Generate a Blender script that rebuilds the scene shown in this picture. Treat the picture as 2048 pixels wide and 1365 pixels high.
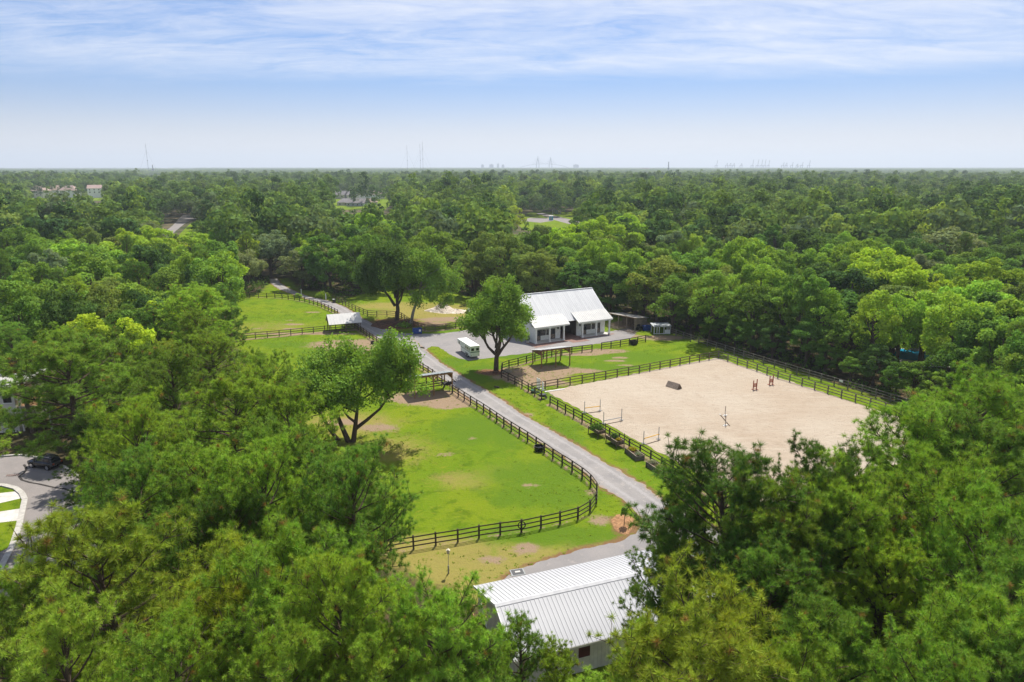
import bpy, bmesh, math, random
import numpy as np
from mathutils import Vector, Matrix, Euler
from mathutils.geometry import tessellate_polygon

for o in list(bpy.data.objects): bpy.data.objects.remove(o, do_unlink=True)
S = bpy.context.scene
COL = S.collection
rnd = random.Random(7)

# ------------------------------------------------------------------ camera, light, sky, exposure
H, F = 35.0, 1420.0                                   # height of the camera, focal length in photo pixels
TH = math.atan((682.5-333)/F)                         # pitch below the horizon
CT, ST = math.cos(TH), math.sin(TH)
cam = bpy.data.cameras.new('camera'); co = bpy.data.objects.new('camera', cam); COL.objects.link(co)
cam.sensor_width = 36; cam.lens = 36*F/2048; cam.clip_start = 0.5; cam.clip_end = 40000
co.location = (0, 0, H); co.rotation_euler = (math.pi/2-TH, 0, 0)
S.camera = co
SUN_EL, SUN_AZ = math.radians(59), math.radians(15)   # azimuth to the right of the view direction
sl = bpy.data.lights.new('sun', 'SUN'); so = bpy.data.objects.new('sun', sl); COL.objects.link(so)
sl.energy = 5.0; sl.angle = math.radians(0.53); sl.color = (1.0, 0.95, 0.86)
sdir = Vector((math.sin(SUN_AZ)*math.cos(SUN_EL), math.cos(SUN_AZ)*math.cos(SUN_EL), math.sin(SUN_EL)))
so.rotation_euler = (-sdir).to_track_quat('-Z', 'Y').to_euler(); so.location = (0, 0, 80)

W = bpy.data.worlds.new('World'); S.world = W; W.use_nodes = True
nt = W.node_tree; N = nt.nodes; LK = nt.links
for n in list(N): N.remove(n)
def wn(t, **k):
    n = N.new(t)
    for a, b in k.items(): setattr(n, a, b)
    return n
def wmath(op, a, b=None, clamp=False):
    n = wn('ShaderNodeMath', operation=op, use_clamp=clamp)
    for i, x in enumerate((a, b)):
        if x is None: continue
        if isinstance(x, (int, float)): n.inputs[i].default_value = x
        else: LK.new(x, n.inputs[i])
    return n.outputs[0]
def wramp(x, a, b):
    n = wn('ShaderNodeMapRange', interpolation_type='SMOOTHSTEP'); LK.new(x, n.inputs['Value'])
    n.inputs['From Min'].default_value = a; n.inputs['From Max'].default_value = b; return n.outputs[0]
sky = wn('ShaderNodeTexSky', sky_type='NISHITA'); sky.sun_disc = False
sky.sun_elevation = SUN_EL; sky.sun_rotation = SUN_AZ
sky.altitude = 0; sky.air_density = 1.0; sky.dust_density = 0.3; sky.ozone_density = 3.0
tc = wn('ShaderNodeTexCoord'); sep = wn('ShaderNodeSeparateXYZ'); LK.new(tc.outputs['Generated'], sep.inputs[0])
zc = wmath('ADD', wmath('MAXIMUM', sep.outputs[2], 0.0), 0.11)
inv = wmath('DIVIDE', 1.0, zc)                        # a flat cloud layer seen from below
cx, cy = wmath('MULTIPLY', sep.outputs[0], inv), wmath('MULTIPLY', sep.outputs[1], inv)
comb = wn('ShaderNodeCombineXYZ'); LK.new(cx, comb.inputs[0]); LK.new(cy, comb.inputs[1])
def cloud_noise(scale, rot, loc, detail, rough, dist=0.0):
    mp = wn('ShaderNodeMapping'); mp.inputs['Rotation'].default_value = (0, 0, rot); mp.inputs['Scale'].default_value = scale; mp.inputs['Location'].default_value = loc
    LK.new(comb.outputs[0], mp.inputs[0])
    nz = wn('ShaderNodeTexNoise'); nz.inputs['Scale'].default_value = 1; nz.inputs['Detail'].default_value = detail; nz.inputs['Roughness'].default_value = rough; nz.inputs['Distortion'].default_value = dist
    LK.new(mp.outputs[0], nz.inputs['Vector']); return nz.outputs['Fac']
big = cloud_noise((0.22, 0.34, 1), math.radians(-14), (3.1, 1.7, 0), 3, 0.5, 0.3)
mid = cloud_noise((0.62, 1.25, 1), math.radians(-48), (0.4, 5.2, 0), 8, 0.62, 0.7)
fine = cloud_noise((2.0, 5.2, 1), math.radians(-55), (7.7, 2.1, 0), 9, 0.70, 0.8)
rad = wmath('SQRT', wmath('ADD', wmath('MULTIPLY', cx, cx), wmath('MULTIPLY', cy, cy)))
edge = wmath('ADD', rad, wmath('ADD', wmath('MULTIPLY', big, 1.6), wmath('MULTIPLY', mid, 1.3)))
inside = wramp(edge, 6.25, 5.55)                       # the sheet of thin cloud ends some way off, clear air below it
wisps = wmath('ADD', wmath('MULTIPLY', mid, 0.46), wmath('MULTIPLY', fine, 0.54))
cov = wmath('MULTIPLY', wramp(wmath('ADD', wmath('ADD', wisps, wmath('MULTIPLY', sep.outputs[0], 0.10)), wmath('MULTIPLY', big, 0.50)), 0.42, 0.97), inside)
cov = wmath('MULTIPLY', cov, 0.88)
mixc = wn('ShaderNodeMix', data_type='RGBA'); LK.new(cov, mixc.inputs['Factor'])
hsv = wn('ShaderNodeHueSaturation'); hsv.inputs['Saturation'].default_value = 1.62; hsv.inputs['Value'].default_value = 1.0; LK.new(sky.outputs[0], hsv.inputs['Color']); LK.new(wmath('ADD', 1.0, wmath('MULTIPLY', wramp(sep.outputs[2], 0.0, 0.16), 0.56)), hsv.inputs['Saturation'])
tin = wn('ShaderNodeMix', data_type='RGBA', blend_type='MULTIPLY'); tin.inputs['Factor'].default_value = 1; LK.new(hsv.outputs[0], tin.inputs['A']); tin.inputs['B'].default_value = (.86, .80, 1.02, 1); hor = wn('ShaderNodeMix', data_type='RGBA'); LK.new(wmath('MULTIPLY', wramp(sep.outputs[2], 0.078, -0.02), 0.78), hor.inputs['Factor']); LK.new(tin.outputs['Result'], hor.inputs['A']); hor.inputs['B'].default_value = (8.0, 8.5, 9.3, 1); LK.new(hor.outputs['Result'], mixc.inputs['A']); mixc.inputs['B'].default_value = (8.3, 8.6, 9.4, 1)
bg = wn('ShaderNodeBackground'); bg.inputs['Strength'].default_value = 0.076
LK.new(mixc.outputs['Result'], bg.inputs[0])
wo = wn('ShaderNodeOutputWorld'); LK.new(bg.outputs[0], wo.inputs[0])

S.view_settings.view_transform = 'Standard'; S.view_settings.look = 'None'
S.view_settings.exposure = 0.53; S.view_settings.gamma = 1.0; S.view_settings.use_curve_mapping = False
S.render.engine = 'CYCLES'
cy_ = S.cycles
cy_.max_bounces = 6; cy_.diffuse_bounces = 3; cy_.glossy_bounces = 2; cy_.transmission_bounces = 4; cy_.volume_bounces = 0; cy_.transparent_max_bounces = 4
cy_.use_denoising = True; cy_.denoiser = 'OPENIMAGEDENOISE'; cy_.sample_clamp_indirect = 6
HAZE = 0.00014

def P(px, py, z=0.0):
    """the point at height z that the photograph shows at pixel (px, py)"""
    cx = (px-1024)/F; cy = (682.5-py)/F
    d = (cx, CT+cy*ST, -ST+cy*CT); t = (z-H)/d[2]
    return Vector((d[0]*t, d[1]*t, z))
def proj(X, Y, Z):
    zc = Y*CT-(Z-H)*ST; yc = Y*ST+(Z-H)*CT
    return 1024+F*X/zc, 682.5-F*yc/zc

# ------------------------------------------------------------------ helpers
class MB:
    """collects faces and links them as ONE mesh object"""
    def __init__(s): s.v = []; s.f = []
    def add(s, vs, fs):
        b = len(s.v); s.v += [tuple(v) for v in vs]; s.f += [tuple(b+i for i in f) for f in fs]
    def box(s, x0, y0, z0, x1, y1, z1):
        s.add([(x0,y0,z0),(x1,y0,z0),(x1,y1,z0),(x0,y1,z0),(x0,y0,z1),(x1,y0,z1),(x1,y1,z1),(x0,y1,z1)],
              [(0,3,2,1),(4,5,6,7),(0,1,5,4),(1,2,6,5),(2,3,7,6),(3,0,4,7)])
    def bar(s, a, b, w, h=None, up=(0,0,1)):
        h = h or w; a, b = Vector(a), Vector(b); d = (b-a).normalized(); up = Vector(up)
        if abs(d.dot(up)) > .97: up = Vector((0,1,0))
        x = d.cross(up).normalized()*w/2; y = x.cross(d).normalized()*h/2
        s.add([a-x-y,a+x-y,a+x+y,a-x+y,b-x-y,b+x-y,b+x+y,b-x+y], [(0,3,2,1),(4,5,6,7),(0,1,5,4),(1,2,6,5),(2,3,7,6),(3,0,4,7)])
    def prism(s, pts, vec):
        n = len(pts); vec = Vector(vec); s.add([Vector(p) for p in pts]+[Vector(p)+vec for p in pts],
              [tuple(range(n))[::-1], tuple(range(n,2*n))]+[(i,(i+1)%n,n+(i+1)%n,n+i) for i in range(n)])
    def slab(s, quad, t):
        """a flat quad given thickness t along its normal"""
        q = [Vector(p) for p in quad]; n = (q[1]-q[0]).cross(q[2]-q[1]).normalized()*t
        s.prism([p-n for p in q], n)
    def tube(s, pts, rad, k=6, cap=True):
        pts = [Vector(p) for p in pts]; n = len(pts); base = len(s.v)
        if isinstance(rad, (int, float)): rad = [rad]*n
        for i, p in enumerate(pts):
            d = (pts[min(i+1,n-1)]-pts[max(i-1,0)]).normalized(); up = Vector((0,0,1)) if abs(d.z) < .9 else Vector((1,0,0))
            x = d.cross(up).normalized(); y = d.cross(x)
            for j in range(k):
                a = 2*math.pi*j/k; s.v.append(tuple(p+(x*math.cos(a)+y*math.sin(a))*rad[i]))
        for i in range(n-1):
            for j in range(k):
                s.f.append((base+i*k+j, base+i*k+(j+1)%k, base+(i+1)*k+(j+1)%k, base+(i+1)*k+j))
        if cap: s.f.append(tuple(base+j for j in range(k))[::-1]); s.f.append(tuple(base+(n-1)*k+j for j in range(k)))
    def disc(s, c, axis, r0, r1, t, k=14):
        c, ax = Vector(c), Vector(axis).normalized(); s.tube([c-ax*t/2, c+ax*t/2], [r0, r1], k)
    def ring(s, c, axis, R, r, k=18, m=6):
        c, ax = Vector(c), Vector(axis).normalized(); up = Vector((0,0,1)) if abs(ax.z) < .9 else Vector((1,0,0)); x = ax.cross(up).normalized(); y = ax.cross(x); b = len(s.v)
        for i in range(k):
            a = 2*math.pi*i/k; e = x*math.cos(a)+y*math.sin(a)
            for j in range(m):
                t = 2*math.pi*j/m; s.v.append(tuple(c+e*(R+r*math.cos(t))+ax*r*math.sin(t)))
        for i in range(k):
            for j in range(m): s.f.append((b+i*m+j, b+((i+1)%k)*m+j, b+((i+1)%k)*m+(j+1)%m, b+i*m+(j+1)%m))
    def mesh(s, name, mat, smooth=False):
        me = bpy.data.meshes.new(name); me.from_pydata(s.v, [], s.f); me.materials.append(mat)
        if smooth: me.shade_smooth()
        me.update(); return me
    def build(s, name, mat, parent=None, smooth=False, bevel=0, kind=None):
        o = obj(name, s.mesh(name, mat, smooth), parent)
        if bevel:
            m = o.modifiers.new('bevel', 'BEVEL'); m.width = bevel; m.segments = 2; m.limit_method = 'ANGLE'
        if kind: o['kind'] = kind
        return o
def obj(name, mesh, parent=None):
    o = bpy.data.objects.new(name, mesh); COL.objects.link(o)
    if parent is not None: o.parent = parent
    return o
def thing(name, label, cat, loc=(0,0,0), rz=0.0, group=None):
    o = bpy.data.objects.new(name, None); COL.objects.link(o); o.empty_display_size = .3
    o.location = loc; o.rotation_euler = (0,0,rz); o['label'] = label; o['category'] = cat
    if group: o['group'] = group
    return o
def tag(o, label, cat, group=None):
    o['label'] = label; o['category'] = cat
    if group: o['group'] = group
    return o
def structure(o): o['kind'] = 'structure'; return o
def dup(root, loc=None, rz=None, label=None, group=None):
    r = root.copy(); COL.objects.link(r)
    if loc is not None: r.location = loc
    if rz is not None: r.rotation_euler = (0,0,rz)
    if label: r['label'] = label
    if group: r['group'] = group
    for ch in list(root.children):
        c = ch.copy(); COL.objects.link(c); c.parent = r
        for g in list(ch.children):
            d = g.copy(); COL.objects.link(d); d.parent = c
    return r

# ------------------------------------------------------------------ materials
class NT:
    def __init__(s, name):
        s.m = bpy.data.materials.new(name); s.m.use_nodes = True; s.t = s.m.node_tree
        for n in list(s.t.nodes): s.t.nodes.remove(n)
        s.out = s.n('ShaderNodeOutputMaterial')
    def n(s, t, **k):
        n = s.t.nodes.new(t)
        for a, b in k.items(): setattr(n, a, b)
        return n
    def set(s, sock, x):
        if x is None: return
        if isinstance(x, bpy.types.NodeSocket): s.t.links.new(x, sock)
        elif isinstance(x, (tuple, list)) and sock.type == 'RGBA': sock.default_value = (*x[:3], 1)
        else: sock.default_value = x
    def math(s, op, a, b=None, clamp=False):
        n = s.n('ShaderNodeMath', operation=op, use_clamp=clamp); s.set(n.inputs[0], a); s.set(n.inputs[1], b); return n.outputs[0]
    def mix(s, f, a, b, blend='MIX'):
        n = s.n('ShaderNodeMix', data_type='RGBA', blend_type=blend); s.set(n.inputs['Factor'], f); s.set(n.inputs['A'], a); s.set(n.inputs['B'], b); return n.outputs['Result']
    def noise(s, scale, detail=4, rough=.55, vec=None, dist=0.0):
        n = s.n('ShaderNodeTexNoise'); n.inputs['Scale'].default_value = scale; n.inputs['Detail'].default_value = detail; n.inputs['Roughness'].default_value = rough; n.inputs['Distortion'].default_value = dist
        s.set(n.inputs['Vector'], vec); return n.outputs['Fac']
    def step(s, x, a, b):
        n = s.n('ShaderNodeMapRange', interpolation_type='SMOOTHSTEP'); s.set(n.inputs['Value'], x); n.inputs['From Min'].default_value = a; n.inputs['From Max'].default_value = b; return n.outputs[0]
    def coord(s, which='Object', scale=None):
        c = s.n('ShaderNodeTexCoord').outputs[which]
        if scale is None: return c
        m = s.n('ShaderNodeMapping'); m.inputs['Scale'].default_value = scale; s.t.links.new(c, m.inputs[0]); return m.outputs[0]
    def attr(s, name):
        a = s.n('ShaderNodeAttribute'); a.attribute_name = name; return a.outputs['Fac']
    def surf(s, col, rough=.7, spec=.3, bump=None, bd=.02, metal=0.0):
        p = s.n('ShaderNodeBsdfPrincipled'); s.set(p.inputs['Base Color'], col); s.set(p.inputs['Roughness'], rough); p.inputs['Specular IOR Level'].default_value = spec; p.inputs['Metallic'].default_value = metal
        if bump is not None:
            b = s.n('ShaderNodeBump'); b.inputs['Strength'].default_value = 1; b.inputs['Distance'].default_value = bd; s.set(b.inputs['Height'], bump); s.t.links.new(b.outputs[0], p.inputs['Normal'])
        s.t.links.new(p.outputs[0], s.out.inputs[0]); return s.m
def simple(name, c1, c2=None, scale=3, rough=.6, spec=.3, metal=0.0, stretch=None, bd=0.0, lo=.35, hi=.65):
    t = NT(name); v = t.coord('Object', stretch)
    nz = t.noise(scale, 5, .6, v)
    return t.surf(t.mix(t.step(nz, lo, hi), c1, c2 or tuple(x*.75 for x in c1)), rough, spec, nz if bd else None, bd, metal)
M = {}
M['white'] = simple('white_paint', (.80,.80,.77), (.70,.70,.66), 2.2, .5)
M['cream'] = simple('cream_paint', (.66,.63,.50), (.55,.53,.42), 1.6, .6)
M['roof'] = simple('white_metal_roof', (.60,.60,.595), (.50,.50,.505), .7, .5, .3, stretch=(2.4,.25,.25))
M['garageroof'] = simple('pale_grey_metal_roof', (.48,.48,.49), (.41,.41,.425), .8, .5, .3, stretch=(2.4,.22,.22))
M['porch'] = simple('cream_metal_roof', (.50,.49,.465), (.44,.435,.42), .8, .5, .3)
M['rib'] = simple('roof_seam_metal', (.64,.64,.64), (.56,.56,.56), 2, .5)
M['galv'] = simple('galvanised_roof', (.42,.45,.47), (.27,.29,.30), 1.5, .45, .4)
M['rusty'] = simple('old_roof_sheet', (.34,.34,.32), (.20,.17,.14), 1.2, .7)
M['darkwood'] = simple('dark_stained_wood', (.088,.066,.049), (.045,.034,.026), 6, .8, .2)
M['greywood'] = simple('weathered_grey_wood', (.20,.18,.15), (.11,.095,.08), 5, .85, .2)
M['tanwood'] = simple('tan_timber', (.30,.17,.08), (.19,.105,.05), 5, .75, .2)
M['oldwood'] = simple('old_brown_boards', (.16,.12,.085), (.08,.06,.045), 4, .85, .2, stretch=(1,1,.2))
M['black'] = simple('black_plastic', (.012,.012,.013), (.02,.02,.02), 3, .45)
M['blackmetal'] = simple('black_metal', (.02,.02,.022), (.03,.03,.03), 3, .4, .5)
M['glass'] = simple('dark_glass', (.012,.016,.02), (.02,.025,.03), 1, .08, .6)
M['blue'] = simple('blue_paint', (.012,.06,.27), (.01,.04,.17), 2.2, .5)
M['red'] = simple('red_paint', (.36,.07,.03), (.24,.045,.02), 3, .55)
M['yellow'] = simple('yellow_paint', (.72,.40,.02), (.62,.33,.02), 3, .5)
M['green'] = simple('green_paint', (.02,.11,.06), (.015,.08,.05), 2, .5)
M['grey'] = simple('grey_paint', (.33,.34,.34), (.24,.25,.25), 2, .5)
M['rubber'] = simple('rubber', (.014,.014,.014), (.025,.024,.022), 4, .85, .2)
M['chrome'] = simple('bright_metal', (.6,.6,.6), (.45,.45,.45), 2, .3, .5, .8)
M['carpaint'] = simple('black_car_paint', (.012,.011,.012), (.02,.018,.017), .6, .2, .6)
M['soil'] = simple('dark_soil', (.085,.055,.035), (.05,.032,.02), 5, .95, .1, bd=.05)
M['concrete'] = simple('pale_concrete', (.56,.53,.49), (.45,.43,.40), 1.4, .85, .2)
M['kerbstone'] = simple('kerb_concrete', (.46,.44,.40), (.36,.34,.31), 2, .85, .2)
M['tilered'] = simple('pinkish_roof_shingles', (.40,.29,.25), (.32,.23,.20), .8, .85, .2)
M['tilegrey'] = simple('grey_roof_shingles', (.24,.22,.22), (.17,.16,.165), .8, .85, .2)
M['tiletan'] = simple('tan_roof_shingles', (.36,.27,.22), (.28,.21,.17), .8, .85, .2)
M['paintgreyblue'] = simple('pale_blue_paint', (.5,.55,.58), (.42,.47,.5), 1, .7)
M['siding'] = simple('pale_siding', (.60,.57,.50), (.52,.49,.43), .9, .7)
M['redbrown'] = simple('dark_red_paint', (.10,.028,.022), (.07,.02,.016), 2, .6)
M['sandheap'] = simple('pale_sand_heap', (.60,.53,.44), (.42,.35,.27), 1.2, .95, .1, bd=.25)
M['mulch'] = simple('brown_mulch', (.17,.085,.05), (.07,.04,.025), 2.0, .95, .1, bd=.15)
M['straw'] = simple('orange_pine_straw', (.36,.20,.10), (.22,.12,.06), 3.0, .95, .1, bd=.12)
M['farsteel'] = simple('far_blue_grey_steel', (.06,.08,.10), (.05,.065,.085), .01, .8)
M['pool'] = simple('pool_water', (.02,.27,.45), (.03,.33,.52), 1.5, .08, .5, bd=.02)
M['seal'] = simple('black_road_sealant', (.02,.017,.015), (.035,.03,.026), 3, .8)
M['brick'] = simple('red_brick_paving', (.25,.15,.12), (.18,.11,.09), 2, .85, .2)
M['plank'] = simple('weathered_roof_plank', (.30,.24,.19), (.20,.16,.125), 4, .85, .2, stretch=(1,.2,1))
M['lamp'] = simple('ivory_paint', (.6,.55,.42), (.5,.45,.35), 2, .5)

# bark
t = NT('tree_bark'); v = t.coord('Object', (3, 3, .7)); nz = t.noise(2.0, 6, .65, v)
M['bark'] = t.surf(t.mix(nz, (.15,.11,.08), (.045,.034,.026)), .95, .1, nz, .05)
t = NT('pale_bark'); v = t.coord('Object', (3, 3, .7)); nz = t.noise(2.0, 6, .65, v)
M['palebark'] = t.surf(t.mix(nz, (.34,.31,.26), (.16,.14,.115)), .95, .1, nz, .04)

def leaf_material(name, far=False, trans=.42, rough=.55, spec=.25):
    t = NT(name); oi = t.n('ShaderNodeObjectInfo'); tint = t.attr('tint')
    if far:
        cr = t.n('ShaderNodeValToRGB'); e = cr.color_ramp.elements
        cols = [(0.0,(.044,.096,.034)),(.26,(.070,.140,.042)),(.42,(.115,.210,.052)),(.58,(.165,.265,.060)),(.74,(.225,.345,.064)),(.86,(.135,.195,.095)),(1.0,(.29,.40,.07))]
        while len(e) < len(cols): e.new(.5)
        for i, (p, c) in enumerate(cols): e[i].position = p; e[i].color = (*c, 1)
        nz = t.noise(.0045, 3, .5, t.n('ShaderNodeNewGeometry').outputs['Position'])
        ti = t.attr('tone'); s = t.math('ADD', t.math('MULTIPLY', oi.outputs['Random'], .62), t.math('MULTIPLY', nz, .36))
        t.set(cr.inputs[0], t.math('ADD', s, t.math('MULTIPLY', ti, .35)))
        base = cr.outputs[0]
    else:
        base = oi.outputs['Color']
    hs = t.n('ShaderNodeHueSaturation'); t.set(hs.inputs['Color'], base)
    t.set(hs.inputs['Hue'], t.math('ADD', .487, t.math('MULTIPLY', tint, .024)))
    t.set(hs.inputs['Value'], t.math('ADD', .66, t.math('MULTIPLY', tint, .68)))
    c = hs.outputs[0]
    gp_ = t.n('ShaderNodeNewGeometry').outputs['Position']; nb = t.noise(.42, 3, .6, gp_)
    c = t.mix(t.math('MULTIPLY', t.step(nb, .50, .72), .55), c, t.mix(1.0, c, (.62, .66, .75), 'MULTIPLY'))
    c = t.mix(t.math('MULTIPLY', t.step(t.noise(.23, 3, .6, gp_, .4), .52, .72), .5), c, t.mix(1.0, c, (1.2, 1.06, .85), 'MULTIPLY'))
    if not far: c = t.mix(t.attr('tone'), c, (.36, .19, .07))
    p = t.n('ShaderNodeBsdfPrincipled'); t.set(p.inputs['Base Color'], c); p.inputs['Roughness'].default_value = rough; p.inputs['Specular IOR Level'].default_value = spec
    tr = t.n('ShaderNodeBsdfTranslucent')
    t.set(tr.inputs['Color'], t.mix(1.0, c, (1.0, .92, .42), 'MULTIPLY'))
    ad = t.n('ShaderNodeMixShader'); ad.inputs[0].default_value = trans
    t.t.links.new(p.outputs[0], ad.inputs[1]); t.t.links.new(tr.outputs[0], ad.inputs[2])
    t.t.links.new(ad.outputs[0], t.out.inputs[0]); return t.m
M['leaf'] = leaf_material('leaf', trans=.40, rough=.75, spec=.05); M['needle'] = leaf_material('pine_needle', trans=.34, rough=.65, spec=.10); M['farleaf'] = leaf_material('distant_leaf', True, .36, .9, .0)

# ground and grass
t = NT('forest_floor'); v = t.n('ShaderNodeNewGeometry').outputs['Position']
M['floor'] = t.surf(t.mix(t.step(t.noise(.05, 5, .6, v), .4, .62), (.045,.055,.02), (.11,.085,.045)), .95, .1)

t = NT('pasture_grass'); v = t.n('ShaderNodeNewGeometry').outputs['Position']
n1, n2, n3, n4 = t.noise(.10, 3, .5, v, .4), t.noise(.45, 5, .62, v, .5), t.noise(2.4, 5, .65, v), t.noise(14, 3, .7, v)
g = t.mix(t.step(n1, .30, .70), (.116,.192,.010), (.164,.216,.012))
g = t.mix(t.math('MULTIPLY', t.step(n2, .48, .66), .72), g, (.062,.118,.006))
n5 = t.noise(.9, 4, .6, v, .8)
g = t.mix(t.math('MULTIPLY', t.step(n5, .54, .70), .55), g, (.200,.210,.020))
g = t.mix(t.math('MULTIPLY', t.step(n3, .52, .72), .50), g, (.185,.205,.022))
g = t.mix(t.math('MULTIPLY', t.step(n4, .45, .70), .50), g, (.045,.088,.006))
brk = t.math('ADD', t.math('MULTIPLY', n2, .55), t.math('ADD', t.math('MULTIPLY', n3, .45), t.math('MULTIPLY', n4, .25)))   # ~.62 mean
def weight(nm, a=.12): return t.step(t.math('ADD', t.attr(nm), t.math('MULTIPLY', t.math('SUBTRACT', brk, .62), 1.5)), .5-a, .5+a)
dryc = t.mix(n3, (.30,.225,.085), (.24,.20,.055))
g = t.mix(t.math('MULTIPLY', weight('dry', .3), .8), g, dryc)
g = t.mix(weight('lush', .3), g, t.mix(n3, (.072,.145,.010), (.11,.17,.014)))
dirtc = t.mix(n3, (.335,.255,.170), (.235,.170,.108))
g = t.mix(weight('dirt', .16), g, t.mix(t.math('MULTIPLY', n4, .6), dirtc, (.20,.13,.085)))
strc = t.mix(n3, (.30,.155,.07), (.20,.12,.065))
g = t.mix(weight('straw', .2), g, t.mix(n4, strc, (.12,.07,.04)))
litc = t.mix(n3, (.075,.055,.032), (.040,.048,.018))
g = t.mix(weight('litter', .3), g, t.mix(t.step(n2, .50, .75), litc, (.15,.095,.055)))
M['grass'] = t.surf(g, .95, .02, t.math('ADD', t.math('MULTIPLY', n4, .6), n3), .10)

def gravel(name, c1, c2, c3, track=True):
    t = NT(name); v = t.n('ShaderNodeNewGeometry').outputs['Position']
    a, b, c = t.noise(.22, 4, .6, v, .3), t.noise(1.3, 5, .65, v, .3), t.noise(9, 4, .7, v)
    k = t.mix(t.step(a, .35, .65), c1, c2)
    k = t.mix(t.math('MULTIPLY', t.step(b, .55, .70), .75), k, c3)
    k = t.mix(t.math('MULTIPLY', t.step(c, .45, .75), .35), k, tuple(x*.62 for x in c1))
    if track:
        u = t.attr('across')
        w = t.math('ABSOLUTE', t.math('SUBTRACT', t.math('ABSOLUTE', t.math('SUBTRACT', u, .5)), .24))
        tr = t.math('MULTIPLY', t.step(t.math('ADD', w, t.math('MULTIPLY', t.math('SUBTRACT', b, .5), .35)), .10, .0), .8)
        k = t.mix(tr, k, tuple(min(1, x*1.42) for x in c1))
        e = t.step(t.math('ADD', t.math('ABSOLUTE', t.math('SUBTRACT', u, .5)), t.math('MULTIPLY', t.math('SUBTRACT', b, .5), .25)), .40, .52)
        k = t.mix(t.math('MULTIPLY', e, .7), k, (.29,.20,.13))
    return t.surf(k, .92, .15, c, .03)
M['gravel'] = gravel('grey_gravel', (.215,.203,.196), (.265,.247,.234), (.36,.325,.29))
M['yard'] = gravel('yard_gravel', (.215,.203,.198), (.25,.232,.222), (.295,.268,.248), False)
M['asphalt'] = gravel('pale_asphalt', (.235,.212,.200), (.205,.188,.178), (.265,.24,.222), False)
t = NT('arena_sand'); v = t.n('ShaderNodeNewGeometry').outputs['Position']
a, b, c, d = t.noise(.045, 4, .55, v, .5), t.noise(.9, 5, .7, v), t.noise(5, 4, .75, v), t.noise(.5, 4, .6, t.coord('Object', (.25, 1.6, 1)), .4)
k = t.mix(t.step(a, .36, .66), (.440,.372,.292), (.395,.316,.236))
k = t.mix(t.math('MULTIPLY', t.step(d, .48, .68), .40), k, (.48,.41,.325))
e_ = t.noise(.16, 5, .65, v, 1.2); k = t.mix(t.math('MULTIPLY', t.step(e_, .53, .70), .45), k, (.335,.262,.19))
h_ = t.noise(1.9, 3, .7, t.coord('Object', (.6, 1.1, 1)), .6); k = t.mix(t.math('MULTIPLY', t.step(h_, .55, .66), .32), k, (.30,.235,.175))
k = t.mix(t.math('MULTIPLY', t.step(b, .56, .72), .30), k, (.31,.235,.165))
k = t.mix(t.math('MULTIPLY', t.step(c, .52, .72), .30), k, (.29,.225,.165))
M['sand'] = t.surf(k, .95, .08, t.math('ADD', c, t.math('ADD', t.math('MULTIPLY', b, 1.4), t.math('MULTIPLY', h_, 1.2))), .16)
t = NT('piebald_coat'); nz = t.noise(1.5, 2, .5, t.coord('Object'), .3)
M['coat'] = t.surf(t.mix(t.step(nz, .56, .60), (.013,.011,.010), (.55,.52,.48)), .6, .2)
exec_blocks = []

# ------------------------------------------------------------------ the setting
def sheet(name, pts, z, mat, jitter=0.0, seg=0.8, seed=1):
    """a flat sheet with an uneven outline, from points on the ground"""
    r = random.Random(seed); q = []
    n = len(pts)
    for i in range(n):
        a, b = Vector(pts[i][:2]), Vector(pts[(i+1)%n][:2]); k = max(1, int((b-a).length/seg)) if jitter else 1
        nrm = Vector((-(b-a).y, (b-a).x)).normalized()
        for j in range(k):
            p = a.lerp(b, j/k)
            if jitter: p = p+nrm*(r.uniform(-1, 1)*jitter)
            q.append(Vector((p.x, p.y, z)))
    tris = tessellate_polygon([q]); m = MB(); m.v = [tuple(p) for p in q]; m.f = [tuple(t) for t in tris]
    me = m.mesh(name, mat)
    bm = bmesh.new(); bm.from_mesh(me); bmesh.ops.recalc_face_normals(bm, faces=bm.faces)
    if sum(f.normal.z for f in bm.faces) < 0: bmesh.ops.reverse_faces(bm, faces=bm.faces)
    bm.to_mesh(me); bm.free()
    return structure(obj(name, me))
def px(*pts): return [P(a, b) for a, b in pts]
def resample(pts, step):
    pts = [Vector(p[:2]) for p in pts]; d = [0]
    for a, b in zip(pts, pts[1:]): d.append(d[-1]+(b-a).length)
    n = max(2, int(d[-1]/step)+1); out = []
    for i in range(n):
        s = d[-1]*i/(n-1); k = max(j for j in range(len(d)) if d[j] <= s+1e-9); k = min(k, len(pts)-2)
        f = (s-d[k])/max(1e-9, d[k+1]-d[k]); out.append(pts[k].lerp(pts[k+1], f))
    return out
def strip(name, left, right, z, mat, jitter=.25, cols=10, n=None, seed=3):
    r = random.Random(seed); n = n or 120
    def even(pts):
        L = resample(pts, .2); return [L[int(i*(len(L)-1)/(n-1))] for i in range(n)]
    A, B = even(left), even(right); m = MB(); u = []
    for i in range(n):
        ja, jb = r.uniform(-1,1)*jitter, r.uniform(-1,1)*jitter; w = (B[i]-A[i]); wl = w.length or 1; w = w/wl
        for j in range(cols+1):
            f = j/cols; p = A[i].lerp(B[i], f)
            if j == 0: p = p+w*ja
            if j == cols: p = p+w*jb
            m.v.append((p.x, p.y, z)); u.append(f)
    for i in range(n-1):
        for j in range(cols): a = i*(cols+1)+j; m.f.append((a, a+1, a+cols+2, a+cols+1))
    me = m.mesh(name, mat); at = me.attributes.new('across', 'FLOAT', 'POINT'); at.data.foreach_set('value', u)
    if me.polygons[0].normal.z < 0: me.flip_normals()
    return structure(obj(name, me))

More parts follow.
